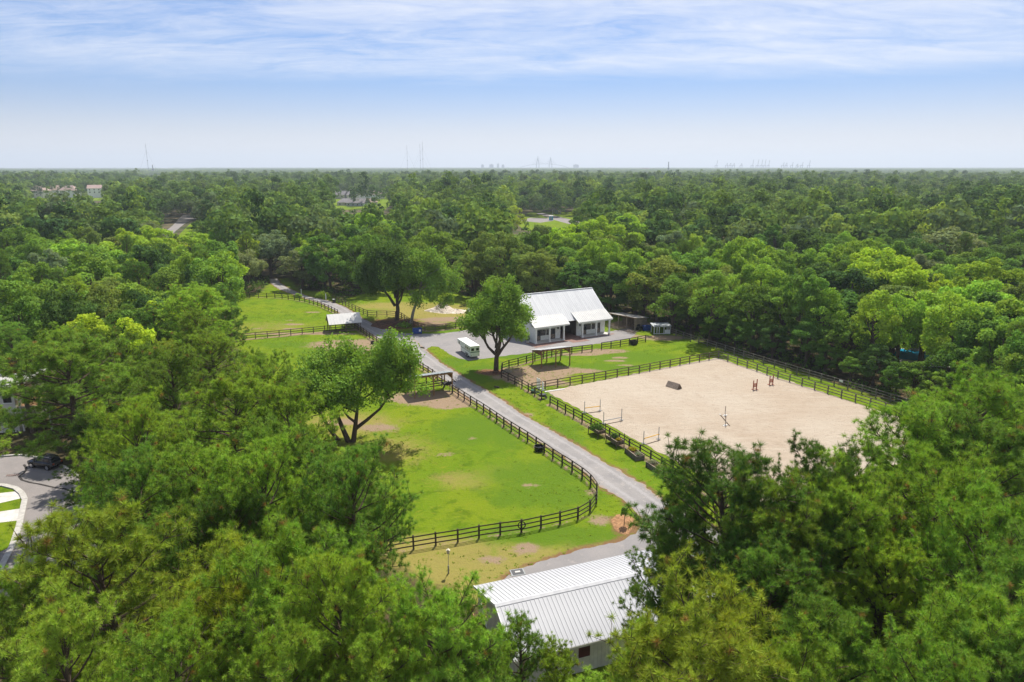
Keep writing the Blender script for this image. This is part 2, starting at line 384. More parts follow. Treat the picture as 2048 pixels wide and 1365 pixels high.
g = MB(); g.add([(-11500,-150,-.06),(11500,-150,-.06),(11500,12800,-.06),(-11500,12800,-.06)], [(0,1,2,3)]); structure(g.build('ground', M['floor']))

DRIVE_R = px((1640,1150),(1440,1062),(1322,998),(1290,972),(1254,950),(1197,918),(1151,889),(1106,863),(1045,829),(1007,802),(965,777),(923,752),(885,728),(855,703),(830,680),(790,664),(751,650),(724,637),(692,615),(657,602),(619,594),(590,583),(572,574),(560,566),(556,558))
DRIVE_L = px((1480,1190),(1370,1105),(1310,1058),(1276,1030),(1243,1000),(1197,971),(1159,937),(1121,910),(1075,882),(1029,853),(984,825),(938,798),(908,776),(888,761),(856,739),(809,709),(770,688),(744,672),(714,652),(672,622),(639,606),(609,597),(585,589),(560,580),(542,568),(538,558))
APRON = [P(1288,1042), P(1270,1068), P(1239,1084), P(1159,1101), P(1083,1124), P(1037,1141), P(1008,1157), P(985,1185), P(1240,1190), P(1430,1170), P(1380,1112), P(1315,1062)]
YARD = px((800,667),(843,668),(880,668),(920,663),(965,654),(1010,648),(1050,646),(1075,650),(1130,668),(1216,664),(1262,656),(1272,668),(1262,678),(1204,687),(1129,697),(1054,707),(1003,713),(975,717),(940,722),(912,716),(892,704),(878,694),(862,693),(850,701),(842,694),(820,680))
ARENA_P = [P(1092,783), P(1434,716), None, None]
_a, _b = ARENA_P[0], ARENA_P[1]; _u = (_b-_a).normalized(); _v = Vector((.465,-.885,0)).normalized()
ARENA_P[2] = _b+_v*47; ARENA_P[3] = _a+_v*45
FENCE_PADDOCK = px((905,787),(938,808),(965,825),(1018,861),(1069,893),(1104,918),(1142,943),(1170,962),(1190,982),(1197,1000),(1182,1023),(1154,1040),(1118,1049),(1080,1057),(1043,1065),(1003,1070),(962,1076),(921,1084),(880,1090),(838,1097),(793,1105),(720,1117),(640,1130))
FENCE_DRIVE = px((884,768),(856,748),(830,732),(801,715),(770,697),(740,678),(716,661),(690,647))
FENCE_FIELD = px((676,631),(659,622),(637,613),(614,606),(589,601),(559,597),(520,596),(464,597))
FENCE_DIVIDE = px((716,660),(680,662),(642,665),(565,673),(487,680))
FENCE_ROADSIDE = px((665,601),(690,612),(714,624),(736,633),(764,634),(781,633),(801,636),(819,649),(832,657),(853,663),(885,661),(920,656),(957,650),(985,646))
FENCE_SMALL = px((1003,748),(1005,738),(1024,735),(1062,724),(1100,714),(1142,708),(1184,703))
FENCE_SMALL_FAR = px((1203,699),(1230,695),(1261,690),(1291,684))
FENCE_ARENA_NEAR = px((1003,756),(1045,777),(1083,800))
FENCE_ARENA_SIDE = px((1100,810),(1174,851),(1240,888),(1290,916),(1345,950),(1400,984),(1450,1012))
FENCE_ARENA_FAR = px((1064,783),(1090,779),(1160,767),(1270,748),(1380,727),(1437,717))
FENCE_ARENA_RIGHT = px((1437,717),(1500,738),(1545,754),(1662,790),(1740,814),(1815,838),(1900,866))
FENCE_OUTER = px((1338,668),(1384,684),(1442,702),(1510,724),(1589,748),(1655,768),(1721,787),(1795,810),(1868,834),(1940,858))

# lawn with weights for worn, dry, lush, straw-covered and littered ground
def seg_dist(X, Y, line):
    d = np.full(X.shape, 1e9)
    for a, b in zip(line, line[1:]):
        ax, ay, bx, by = a[0], a[1], b[0], b[1]; L2 = max(1e-9, (bx-ax)**2+(by-ay)**2)
        t_ = np.clip(((X-ax)*(bx-ax)+(Y-ay)*(by-ay))/L2, 0, 1); d = np.minimum(d, np.hypot(X-ax-t_*(bx-ax), Y-ay-t_*(by-ay)))
    return d
def in_poly(X, Y, poly):
    r = np.zeros(X.shape, bool); n = len(poly)
    for i in range(n):
        x1, y1, x2, y2 = poly[i][0], poly[i][1], poly[(i+1)%n][0], poly[(i+1)%n][1]
        c = ((y1 > Y) != (y2 > Y)) & (X < (x2-x1)*(Y-y1)/((y2-y1) or 1e-12)+x1); r ^= c
    return r
OPEN_PX = [(462,588),(520,585),(545,560),(575,556),(600,580),(660,586),(690,600),(720,588),(760,584),(900,574),(930,592),(1000,600),(1060,610),(1185,630),(1300,640),(1340,664),(1440,697),(1600,745),(1860,828),(1900,870),(1990,1000),(1900,1250),(1700,1330),(1330,1400),(1000,1330),(960,1215),(850,1165),(760,1120),(500,1130),(450,1000),(480,860),(500,740),(470,690)]
OPEN = [P(a, b) for a, b in OPEN_PX]
def lawn():
    x0, x1, y0, y1, s = -82, 78, 34, 232, .7
    nx, ny = int((x1-x0)/s)+1, int((y1-y0)/s)+1
    X, Y = np.meshgrid(np.linspace(x0, x1, nx), np.linspace(y0, y1, ny))
    me = bpy.data.meshes.new('lawn'); vs = np.stack([X, Y, np.zeros_like(X)], -1).reshape(-1, 3)
    i = np.arange(nx*ny).reshape(ny, nx); q = np.stack([i[:-1,:-1], i[:-1,1:], i[1:,1:], i[1:,:-1]], -1).reshape(-1, 4)
    me.from_pydata(vs, [], q); me.materials.append(M['grass'])
    A = {k: np.zeros(X.shape) for k in ('dirt','dry','lush','straw','litter')}
    def blob(k, x, y, rx, ry, w=1.0, z=None):
        c = P(x, y); d = np.hypot((X-c.x)/rx, (Y-c.y)/ry); A[k] = np.maximum(A[k], w*np.clip(1.45-d, 0, 1))
    def along(k, line, r, w=1.0): A[k] = np.maximum(A[k], w*np.clip(1.3-seg_dist(X, Y, line)/r, 0, 1))
    inside = in_poly(X, Y, OPEN); edge = seg_dist(X, Y, OPEN+[OPEN[0]])
    A['litter'] = np.clip(.5+np.where(inside, -edge, edge)/4, 0, 1.25)
    right = in_poly(X, Y, [P(1500,880), P(2100,880), P(2300,1365), P(1560,1365), P(1480,1100)])
    A['litter'] = np.where(right, A['litter']*.25, A['litter'])
    for ln, r, w in ((DRIVE_L,.8,.60),(DRIVE_R,.9,.64)): along('straw', ln, r, w)
    along('straw', APRON[:7], .9, .62)
    for ln, r, w in ((FENCE_PADDOCK[:9],.5,.62),(FENCE_PADDOCK[10:],.45,.52),(FENCE_DRIVE,.6,.7),(FENCE_DIVIDE,.8,.95),(FENCE_FIELD,.5,.7),(FENCE_ROADSIDE[8:],.7,.9),(FENCE_ARENA_NEAR,.6,.75),(FENCE_ARENA_SIDE,.9,.68),(FENCE_ARENA_FAR,.4,.6),(FENCE_SMALL,.5,.7)): along('dirt', ln, r, w)
    # bare earth
    blob('dirt', 866,796,7.5,3.8,1.05); blob('dirt', 900,804,4.2,3.6,.95); blob('dirt', 700,690,9,4.6,1.0); blob('dirt', 600,668,14,1.1,.9); blob('dirt', 745,700,3,4,.9)
    blob('dirt', 1060,752,6.5,4.2,1.05); blob('dirt', 1090,741,6.5,3.6,1.0); blob('dirt', 1140,742,6,1.7,.95); blob('dirt', 1085,765,5,2.2,.9); blob('dirt', 1205,703,5,1.9,1.0); blob('dirt', 1160,709,5,1.3,.9)
    blob('dirt', 1240,716,2.0,.8,.8); blob('dirt', 1232,722,2.6,.8,.75); blob('dirt', 1250,731,2,.7,.7)
    blob('dirt', 690,845,3.4,2,.62); blob('dirt', 755,856,4,2,.68); blob('dirt', 645,720,3,1,.7)
    blob('dirt', 625,625,2.2,.8,.85); blob('dirt', 588,649,3.2,.9,.9); blob('dirt', 580,641,1.2,.6,.8); blob('dirt', 512,658,1.8,.7,.75); blob('dirt', 585,658,2.5,.9,.9)
    blob('dirt', 885,640,7,2.6,.85); blob('dirt', 900,636,5,.9,.95); blob('dirt', 930,641,5,2.6,.9); blob('dirt', 985,632,5,3,.7); blob('dirt', 855,648,6,3,.8)
    blob('dirt', 1050,1098,1.5,1.3,.82); blob('dirt', 985,1120,1.6,1.0,.62); blob('dirt', 1200,1040,1.6,1.6,.62); blob('dirt', 1060,971,1.4,.8,.62); blob('dirt', 1180,986,1,1,.6)
    blob('dirt', 945,877,1.0,.6,.6); blob('dirt', 890,910,1.4,.8,.62); blob('dirt', 1055,830,1.4,1.4,.7)
    blob('dirt', 1265,650,6,5,.9); blob('dirt', 1330,676,6,3,.75); blob('dirt', 1250,672,4,2,.8)
    # dry, yellowed grass
    blob('dry', 760,900,8,6,.62); blob('dry', 700,850,8,6,.7); blob('dry', 860,1095,10,2.6,.75); blob('dry', 830,1140,8,4,.8); blob('dry', 960,1150,9,5,.75); blob('dry', 1050,1105,5,3,.7); blob('dry', 930,960,5,3,.55); blob('dry', 1000,940,4,2,.45)
    blob('dry', 870,625,16,12,.9); blob('dry', 800,612,14,6,.8); blob('dry', 530,655,12,8,.45); blob('dry', 1215,1090,6,2,.8); blob('dry', 920,1200,7,4,.6); blob('dry', 1150,900,2,5,.4); blob('dry', 1225,950,3,4,.5)
    # thick green grass
    blob('lush', 940,860,6,7,.8); blob('lush', 1080,950,8,6,.75); blob('lush', 1090,990,8,4,.8); blob('lush', 1010,860,3,9,.8); blob('lush', 960,745,8,6,.9); blob('lush', 905,725,4,4,.8); blob('lush', 1050,712,12,2.5,.9); blob('lush', 1270,715,10,5,.85); blob('lush', 1215,735,9,3,.9); blob('lush', 1081,757,2.2,1.4,1.2)
    blob('lush', 1130,890,3,12,.75); blob('lush', 880,663,12,1.2,1); blob('lush', 1110,1070,10,2.5,.8); blob('lush', 590,690,12,3,.7); blob('lush', 660,700,8,5,.6)
    # fallen needles
    blob('straw', 1246,1050,1.5,2.4,.8); blob('straw', 985,745,3,2,1.0); blob('straw', 788,648,7,6,1.0); blob('straw', 400,1170,7,6,.8); blob('straw', 330,1230,9,6,.7); blob('straw', 110,1200,10,9,.6)
    for k, a in A.items():
        at = me.attributes.new(k, 'FLOAT', 'POINT'); at.data.foreach_set('value', a.astype(np.float32).ravel())
    me.update(); structure(obj('lawn', me))
lawn()
strip('driveway', DRIVE_L, DRIVE_R, .02, M['gravel'], .22, 12, 300)
sheet('gravel_apron', APRON, .026, M['yard'], .12, .5, 5)
sheet('gravel_yard', YARD, .014, M['yard'], .2, .7, 6)
sheet('sand_arena', [ARENA_P[0], ARENA_P[1], ARENA_P[2], ARENA_P[3]], .02, M['sand'], .25, .8, 8)

# ------------------------------------------------------------------ trees
RG = np.random.default_rng(11)
def unit(v): return v/np.maximum(1e-9, np.linalg.norm(v, axis=-1, keepdims=True))
def np_mesh(name, verts, faces, mat, tint=None, tone=None):
    """verts (n,3), faces (m,k); tint is one value per face"""
    me = bpy.data.meshes.new(name); n, (m, k) = len(verts), faces.shape
    me.vertices.add(n); me.vertices.foreach_set('co', verts.astype(np.float32).ravel())
    me.loops.add(m*k); me.loops.foreach_set('vertex_index', faces.astype(np.int32).ravel())
    me.polygons.add(m); me.polygons.foreach_set('loop_start', np.arange(0, m*k, k, dtype=np.int32)); me.polygons.foreach_set('loop_total', np.full(m, k, np.int32))
    for nm, v in (('tint', tint), ('tone', tone)):
        if v is not None:
            at = me.attributes.new(nm, 'FLOAT', 'FACE'); at.data.foreach_set('value', np.clip(v, 0, 1).astype(np.float32))
    me.materials.append(mat); me.update(calc_edges=True); return me
def leaf_quads(p, nrm, size, rng, ragged=.5):
    """one diamond-shaped leaf spray per point, roughly facing nrm"""
    n = len(p); a = unit(np.cross(nrm, rng.normal(size=(n, 3)))); b = np.cross(nrm, a)
    s = (size*(.6+.8*rng.random((n, 1)))); l = s*(.9+.5*rng.random((n, 1)))
    k = lambda: 1+ragged*(rng.random((n, 1))-.5)
    up = nrm*s*.25*(rng.random((n, 1))-.2)
    v = np.stack([p-a*l*.5*k(), p-b*s*.5*k()-up, p+a*l*.5*k(), p+b*s*.5*k()-up], 1).reshape(-1, 3)
    return v, np.arange(4*n).reshape(n, 4)
def sphere_dirs(n, rng): return unit(rng.normal(size=(n, 3)))

def broadleaf(name, seed, R=5.0, top=16.0, low=4.0, lobes=46, per=190, leaf=.36, lobe_r=(.24,.38), squash=.78, gaps=0.0, material='leaf', flat=False):
    """leaf sprays gathered in many lobes over an uneven crown; returns crown mesh and trunk mesh"""
    rng = np.random.default_rng(seed); cz = (top+low)/2; hz = (top-low)/2
    ph = rng.random(3)*6.28
    d = sphere_dirs(lobes*3, rng); d = d[d[:, 2] > -.72][:lobes]
    az = np.arctan2(d[:, 1], d[:, 0]); wob = 1+.16*np.sin(2*az+ph[0])+.12*np.sin(3*az+ph[1])+.10*np.sin(5*d[:, 2]+ph[2])
    rr = (.62+.40*rng.random(len(d)))*wob
    c = d*rr[:, None]*np.array([R, R, hz]); c[:, :2] *= (1-.22*np.clip(d[:, 2:], 0, 1)**2); c[:, 2] += cz
    lr = R*(lobe_r[0]+(lobe_r[1]-lobe_r[0])*rng.random(len(c)))*(1 if not flat else .85)
    k = np.maximum(8, (per*(lr/np.mean(lr))**2*(1-gaps*rng.random(len(c)))).astype(int))
    idx = np.repeat(np.arange(len(c)), k); n = len(idx)
    ld = sphere_dirs(n, rng); outw = unit(c-np.array([0, 0, cz-hz*.3]))[idx]
    ld = unit(ld+outw*.55+np.array([0, 0, .25]))
    sh = (.60+.42*rng.random((n, 1)))*(1+.10*np.sin(9*ld[:, :1]+idx[:, None])*np.sin(7*ld[:, 1:2]+2*idx[:, None]))
    p = c[idx]+ld*sh*lr[idx][:, None]*np.array([1, 1, squash])
    nr = unit(ld*.8+rng.normal(size=(n, 3))*.75+np.array([0, 0, .35]))
    v, f = leaf_quads(p, nr, leaf, rng)
    tint = .5+.20*rng.normal(size=n)*.8+(rng.random(len(c))-.5)[idx]*.34
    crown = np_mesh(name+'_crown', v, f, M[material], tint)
    m = MB(); r0 = top*.022+.05; bend = rng.normal(size=2)*.5
    pts = [(0, 0, -.3), (bend[0]*.2, bend[1]*.2, low*.6), (bend[0]*.6, bend[1]*.6, cz-hz*.2), (bend[0], bend[1], cz+hz*.4)]
    m.tube(pts, [r0*1.25, r0, r0*.75, r0*.3], 7)
    for j in range(9):
        t_ = c[rng.integers(len(c))]; s_ = Vector(pts[1]).lerp(Vector(pts[2]), rng.random()*.9); e = Vector(t_); mid_ = s_.lerp(e, .5)+Vector((0, 0, -.1*R+.3))
        m.tube([s_, mid_, s_.lerp(e, .93)], [r0*.5, r0*.34, r0*.1], 5)
    return crown, m.mesh(name+'_trunk', M['bark'])

def grow(m, p, d, length, rad, level, rng, tips, maxl=3, spread=.75, lift=.18, kids=(3, 5), seg=3, k=6, zmin=0):
    """recursive limbs; collects twig ends in tips"""
    pts, rs = [Vector(p)], [rad]; d = Vector(d).normalized()
    for i in range(seg):
        d = (d+Vector(rng.normal(size=3))*.16+Vector((0, 0, lift*.5))).normalized()
        pts.append(pts[-1]+d*length/seg); rs.append(rad*(1-.62*(i+1)/seg))
    m.tube(pts, rs, max(3, k), cap=False)
    if level >= maxl: tips.append((pts[-1], d)); tips.append((pts[-2], d)); return
    for i in range(int(rng.integers(kids[0], kids[1]+1))):
        f = .35+.65*rng.random(); s = min(seg-1, int(f*seg)); q = pts[s].lerp(pts[s+1], f*seg-s)
        if q.z < zmin: continue
        side = d.cross(Vector(rng.normal(size=3))).normalized()
        nd = (d*(1-spread*.6)+side*spread+Vector((0, 0, lift))).normalized()
        grow(m, q, nd, length*(.55+.25*rng.random()), rs[s]*.62, level+1, rng, tips, maxl, spread, lift, kids, seg, k-1, zmin)
    tips.append((pts[-1], d))
def limbed(name, seed, stems, clump=.75, zmin=3.0, per=44, leaf=.27, maxl=3, spread=.75, lift=.2, bark='bark', kids=(3, 5), droop=0.0, fill=None):
    """an open tree whose limbs show: leaves sit in clumps round the twig ends. stems: (base, direction, length, radius)"""
    rng = np.random.default_rng(seed); m = MB(); tips = []
    for b, d, l, r in stems: grow(m, b, d, l, r, 0, rng, tips, maxl, spread, lift, kids, 3, 6, zmin)
    tips = [t_ for t_ in tips if t_[0].z > zmin]; c = np.array([t_[0] for t_ in tips])
    if fill:                                          # more clumps where the limbs leave the crown thin
        q = sphere_dirs(fill[2], rng)*(.55+.45*rng.random((fill[2], 1))); q[:, 2] = np.where(q[:, 2] < -.3, -q[:, 2]*.6, q[:, 2]); c = np.concatenate([c, np.array(fill[0])+q*np.array(fill[1])*(1+.15*np.sin(3*np.arctan2(q[:, 1], q[:, 0])))[:, None]])
    n0 = len(c); cr = clump*(.6+.8*rng.random(n0)); k = np.maximum(6, per*cr/clump).astype(int); idx = np.repeat(np.arange(n0), k); n = len(idx)
    ld = sphere_dirs(n, rng); p = c[idx]+ld*cr[idx][:, None]*(.25+.8*rng.random((n, 1)))*np.array([1.1, 1.1, .72])-np.array([0, 0, droop])*rng.random((n, 1))
    nr = unit(ld*.6+rng.normal(size=(n, 3))*.8+np.array([0, 0, .5])); v, f = leaf_quads(p, nr, leaf, rng)
    tint = .5+.16*rng.normal(size=n)+(rng.random(n0)-.5)[idx]*.36
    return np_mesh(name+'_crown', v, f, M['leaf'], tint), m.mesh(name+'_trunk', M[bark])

def pine(name, seed, top=18.0, R=4.6, low=7.0, branches=46, sub=11, tufts=2, need=60, ln=.31, wd=.024, dense=1.0, shape=.45):
    """trunk, curved limbs, twigs and round bursts of needles at every twig end"""
    rng = np.random.default_rng(seed); m = MB(); r0 = top*.013+.08
    bx, by = rng.normal(size=2)*.35
    def trunk_at(z): f = z/top; return Vector((bx*f*f*2+.12*math.sin(f*5+seed), by*f*f*2+.12*math.cos(f*4+seed), z))
    m.tube([trunk_at(z) for z in (-.4, top*.2, top*.4, top*.6, top*.78, top*.9, top*.965)], [r0*1.2, r0, r0*.88, r0*.72, r0*.5, r0*.3, r0*.08], 8)
    C, A = [], []
    lob = rng.random(3)*6.28
    for i in range(branches):
        f = (i+.5)/branches; z = low+(top-low)*f**.9; t_ = (z-low)/(top-low)
        prof = math.sqrt(max(.05, 1-((t_-shape)/(1.04-shape if t_ > shape else shape+.35))**2))
        az = i*2.399+rng.normal()*.35
        L = R*prof*(.80+.34*rng.random())*(1+.15*math.sin(2*az+lob[0])+.12*math.sin(3*az+lob[1]))
        L = max(L, .9)
        el = math.radians(-4+50*t_**1.5+rng.normal()*7); d = Vector((math.cos(az)*math.cos(el), math.sin(az)*math.cos(el), math.sin(el)))
        p = trunk_at(z*.95); pts = [p]; n_ = 5
        for s in range(n_):
            d = (d+Vector((0, 0, .09))+Vector(rng.normal(size=3))*.10).normalized(); pts.append(pts[-1]+d*L/n_)
        br = r0*(.30-.14*t_)*min(1.2, L/R+.25); m.tube(pts, [br*(1-.82*s/n_) for s in range(n_+1)], 5, cap=False)
        for j in range(int(sub*dense*(.5+.8*L/R))):
            f2 = .30+.70*rng.random()**.75; s = min(n_-1, int(f2*n_)); q = pts[s].lerp(pts[s+1], f2*n_-s); bd = (pts[s+1]-pts[s]).normalized()
            sd = bd.cross(Vector(rng.normal(size=3))).normalized(); td = (bd*.45+sd*.85+Vector((0, 0, .55))).normalized(); tl = (.35+.85*rng.random())*(.55+.45*L/R)
            e = q+td*tl; m.tube([q, e], [.022, .010], 3, cap=False)
            for k_ in range(tufts):
                g_ = 1.0-.52*k_/max(1, tufts-1)*(.7+.6*rng.random()) if tufts > 1 else 1.0
                C.append(q+td*tl*g_+Vector(rng.normal(size=3))*(.05+.16*(k_ > 0))); A.append((td*.7+Vector((0, 0, .6))+Vector(rng.normal(size=3))*.3).normalized())
        C.append(pts[-1]); A.append((d+Vector((0, 0, .4))).normalized())
    C, A = np.array(C), np.array(A); n0 = len(C); idx = np.repeat(np.arange(n0), need); n = len(idx)
    dd = unit(A[idx]*.50+sphere_dirs(n, rng)); l = ln*(.75+.35*rng.random((n, 1)))*(.75+.5*rng.random(n0))[idx][:, None]
    sd = unit(np.cross(dd, rng.normal(size=(n, 3))))*wd*.5
    o = C[idx]+dd*l*.10
    v = np.stack([o-sd, o+sd, o+dd*l], 1).reshape(-1, 3); f = np.arange(3*n).reshape(n, 3)
    tint = .50+.10*rng.normal(size=n)+(rng.random(n0)-.5)[idx]*.55
    dead = (rng.random(n0) < .02)*1.0
    return np_mesh(name+'_crown', v, f, M['needle'], tint, np.clip(dead[idx]*.85+(rng.random(n) < .05)*.6, 0, 1)), m.mesh(name+'_trunk', M['bark'])

PINES = [pine('pine', 21, 18, 4.6, 7.5, 58, 16), pine('pine', 22, 18, 4.0, 9, 48, 14, shape=.5), pine('pine', 23, 18, 5.2, 9, 56, 17, shape=.4), pine('pine', 24, 18, 3.6, 7.0, 48, 12, shape=.3), pine('pine', 25, 18, 4.8, 10, 54, 17, shape=.45)]

LEAFY = [broadleaf('tree', 31), broadleaf('tree', 32, 5, 16, 3, 54, 170, lobe_r=(.2,.34)), broadleaf('tree', 33, 5, 16, 5, 38, 220, .40, (.28,.42)), broadleaf('tree', 34, 5, 16, 2.5, 60, 150, .32, (.18,.32)), broadleaf('tree', 35, 5, 16, 4, 50, 150, .34, (.2,.36), gaps=.55), broadleaf('tree', 36, 5, 16, 3.5, 34, 230, .38, (.3,.44), squash=.62),
    broadleaf('tree', 37, 9, 18, 4, 130, 150, .40, (.13,.22)), broadleaf('tree', 38, 9, 18, 3, 110, 170, .42, (.14,.25), squash=.7), broadleaf('tree', 39, 9, 18, 5, 95, 190, .42, (.16,.26), gaps=.3)]
TONES = {'lime green': (.40,.56,.045), 'bright green': (.300,.480,.055), 'mid green': (.212,.360,.052), 'olive green': (.220,.295,.060), 'dark green': (.105,.190,.042), 'grey green': (.215,.285,.130), 'yellow green': (.330,.460,.055), 'deep green': (.140,.262,.042)}
def extent(me):
    a = np.empty(len(me.vertices)*3, np.float32); me.vertices.foreach_get('co', a); a = a.reshape(-1, 3); return float(np.percentile(a[:, 2], 99.7)), float(np.percentile(np.hypot(a[:, 0], a[:, 1]), 96))
PINE_T, PINE_R = zip(*[extent(p[0]) for p in PINES]); LEAFY_T, LEAFY_R = zip(*[extent(p[0]) for p in LEAFY])
_b = MB(); _b.tube([(0,0,0),(0,0,1)], [1.12,1.0], 8); BOLE = _b.mesh('bole', M['bark'])
ALL_TREES = []
def tree(kind, x, y, h, R, tone, proto=None, jitter=.14):
    """one tree: an Empty at its foot, trunk and crown under it"""
    isp = kind == 'pine_tree'; lib = PINES if isp else LEAFY
    if not isp and R > 7.4: proto = 6+rnd.randrange(3)
    elif proto is None: proto = min(range(len(lib)), key=lambda i: abs(PINE_R[i]-R)+rnd.random()*1.4) if isp else rnd.randrange(6)
    crown, trunk = lib[proto]; top, w = (PINE_T[proto], R/PINE_R[proto]) if isp else (LEAFY_T[proto], R/LEAFY_R[proto]); s = min(h/top, w*1.22)
    r = thing(kind, 'tree', 'pine tree' if isp else 'tree', (x, y, 0), rnd.uniform(0, 6.28))
    t_ = obj('trunk', trunk, r); c = obj('crown', crown, r)
    dz = h-top*s
    for q in (t_, c): q.scale = (w, w, s); q.location = (0, 0, dz)
    if dz > .3:                                       # a longer clear bole under the first limbs
        sd = 21+proto; b_ = obj('trunk', BOLE, r); ra = (.314 if isp else top*.024+.05)*w*1.15; b_.scale = (ra, ra, dz+.7)
        b_.location = (.12*math.sin(sd)*w, .12*math.cos(sd)*w, -.35) if isp else (0, 0, -.35)
    b = TONES[tone]; k = rnd.uniform(1-jitter, 1+jitter); q = rnd.uniform(-.1, .1)
    c.color = (b[0]*k*(1+q), b[1]*k, b[2]*k*(1-q), 1)
    ALL_TREES.append((r, x, y, h, R, tone, 'pine' if isp else 'tree')); return r
def at_top(kind, xp, yp, h, R, tone, proto=None):
    """a tree of height h whose top the photograph shows at pixel (xp, yp)"""
    while h > 6:
        p = P(xp, yp, h)
        if kind == PN or not in_poly(np.array([p.x]), np.array([p.y]), OPEN)[0]: break
        h -= .5                                        # its foot must stand outside the clearing
    return tree(kind, p.x, p.y, h, R, tone, proto)
PN, BL = 'pine_tree', 'broadleaf_tree'
